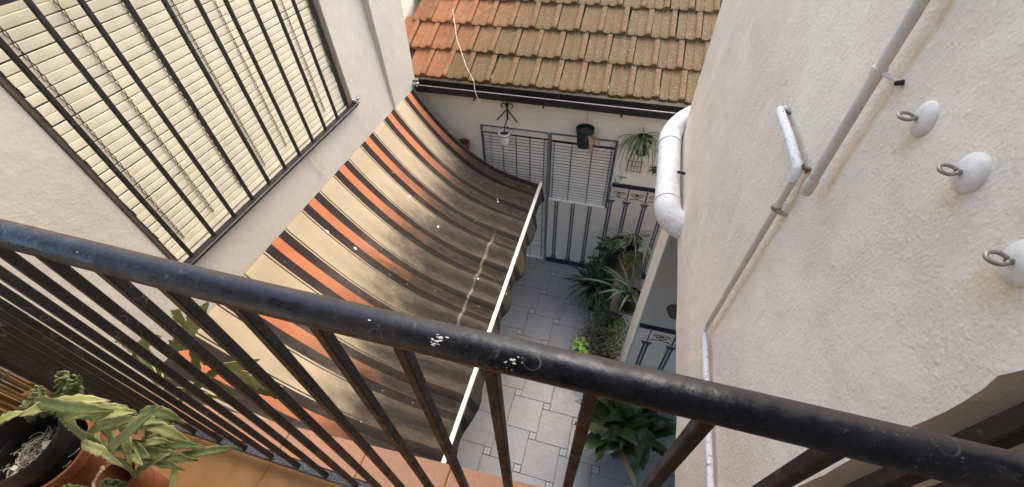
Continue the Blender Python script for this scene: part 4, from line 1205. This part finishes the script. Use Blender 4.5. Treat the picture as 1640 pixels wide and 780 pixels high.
# stems outside the bars
OUT = [((-1.10,.26,3.32),(-1.0,.29,3.50),(-.93,.30,3.66),.012),((-.93,.30,3.655),(-.90,.30,3.71),(-.872,.30,3.752),.017),((-.968,.30,3.60),(-.83,.29,3.735),(-.742,.30,3.826),.017),
 ((-1.00,.30,3.60),(-.985,.30,3.665),(-.955,.30,3.71),.017),((-1.13,.30,3.46),(-1.016,.30,3.545),(-.955,.30,3.575),.018),((-.945,.30,3.45),(-.839,.29,3.528),(-.757,.30,3.578),.014),
 ((-.945,.30,3.45),(-.895,.30,3.40),(-.918,.30,3.31),.018),((-.875,.30,3.43),(-.83,.29,3.415),(-.775,.30,3.408),.014),((-1.05,.28,3.40),(-1.10,.30,3.22),(-1.14,.30,3.06),.013),
 ((-1.34,.28,3.35),(-1.19,.30,3.48),(-1.09,.30,3.545),.014),((-1.20,.22,3.30),(-1.32,.29,3.36),(-1.42,.30,3.37),.014),((-1.42,.28,3.20),(-1.36,.30,3.19),(-1.31,.30,3.10),.014),
 ((-1.15,.2,3.28),(-1.05,.28,3.36),(-.95,.30,3.44),.011),((-1.22,.25,3.26),(-1.19,.29,3.12),(-1.17,.30,3.02),.013),((-1.30,.29,3.30),(-1.27,.30,3.38),(-1.25,.30,3.44),.013),
 ((-1.17,.16,3.30),(-1.2,.24,3.33),(-1.28,.29,3.31),.012),((-.98,.29,3.33),(-.93,.31,3.28),(-.87,.32,3.19),.014),((-1.05,.30,3.46),(-1.02,.31,3.40),(-.99,.31,3.31),.014)]
for i, (a, b, c_, W) in enumerate(OUT): blade(a, b, c_, W, ca if i % 4 else cd, (.3+U(-.3,.3), -1, .6+U(-.3,.3)), seed=50+i)
# donkey tail sedum
sd = thing('trailing_sedum', (-1.42,.12,3.2), 'knobbly grey green sedum stems standing behind the black pot', 'plant')
m = MB(); rnd = random.Random(4)
def tail(pts, r, n):
    pts = [Vector(p) for p in pts]
    for k in range(n):
        t = k/n*(len(pts)-1); i = int(t); p = pts[i].lerp(pts[i+1], t-i); a = k*2.4
        a += rnd.uniform(-.4,.4); m.ball(p + Vector((cos(a)*r, sin(a)*r*.8, sin(a*1.3)*r*.6)), r*rnd.uniform(.24,.40), 5, (1,1,1.5))
for q in ([(-1.50,.09,3.26),(-1.46,.14,3.34),(-1.44,.17,3.40)],[(-1.46,.10,3.28),(-1.41,.14,3.36),(-1.37,.165,3.41)],[(-1.54,.08,3.26),(-1.51,.10,3.34),(-1.50,.12,3.37)],[(-1.46,.12,3.27),(-1.43,.14,3.33),(-1.40,.15,3.36)],[(-1.57,.06,3.26),(-1.53,.08,3.33),(-1.47,.10,3.36)]):
    tail(q, .014, 170)
tag(m.build('stems', M['sedum'], sd), kind='stuff')
sd2 = thing('trailing_sedum', (-1.28,-.03,3.1), 'knobbly dark sedum tails lying on the floor between the two terracotta pots', 'plant')
m = MB()
for q in ([(-1.38,-.07,3.16),(-1.34,-.06,3.19),(-1.30,-.055,3.18)],[(-1.34,-.10,3.16),(-1.29,-.075,3.18),(-1.24,-.06,3.17)],[(-1.30,-.03,3.14),(-1.26,-.02,3.17),(-1.23,-.015,3.15)]): tail(q, .013, 120)
tag(m.build('stems', M['sedum'], sd2), kind='stuff')
MB().lathe((-1.30,-.10,2.98), [(.05,0),(.06,.16)], 16, True, True).build('pot', M['black_plastic'], sd2)

# reed screen at the left end of the balcony
rs = thing('reed_screen', (-2.03,-.3,2.98), 'upright screen of brown dry reeds at the left end of the balcony', 'screen')
rd = None
for k in range(62):
    y = .165 - k*.0105; x = -2.02 + .010*sin(k*1.7)
    if rd is None:
        o = MB().tube([(x,y,2.985),(x,y,3.6),(x,y,4.35)], .0056, 7).build('reed', M['reed'], rs); rd = o.data; zc = WL[o.name].z
    else: link('reed', rd, (x, y, zc+U(-.02,.02)), rs, (U(-.006,.006),U(-.006,.006),U(0,3)))
for z in (3.12,3.4,3.7,4.0,4.3):
    MB().tube([(-2.005+.004*sin(i), .17-.65*i/30, z+.003*sin(i*1.3)) for i in range(31)], .0022, 4).build('binding', M['chain'], rs)
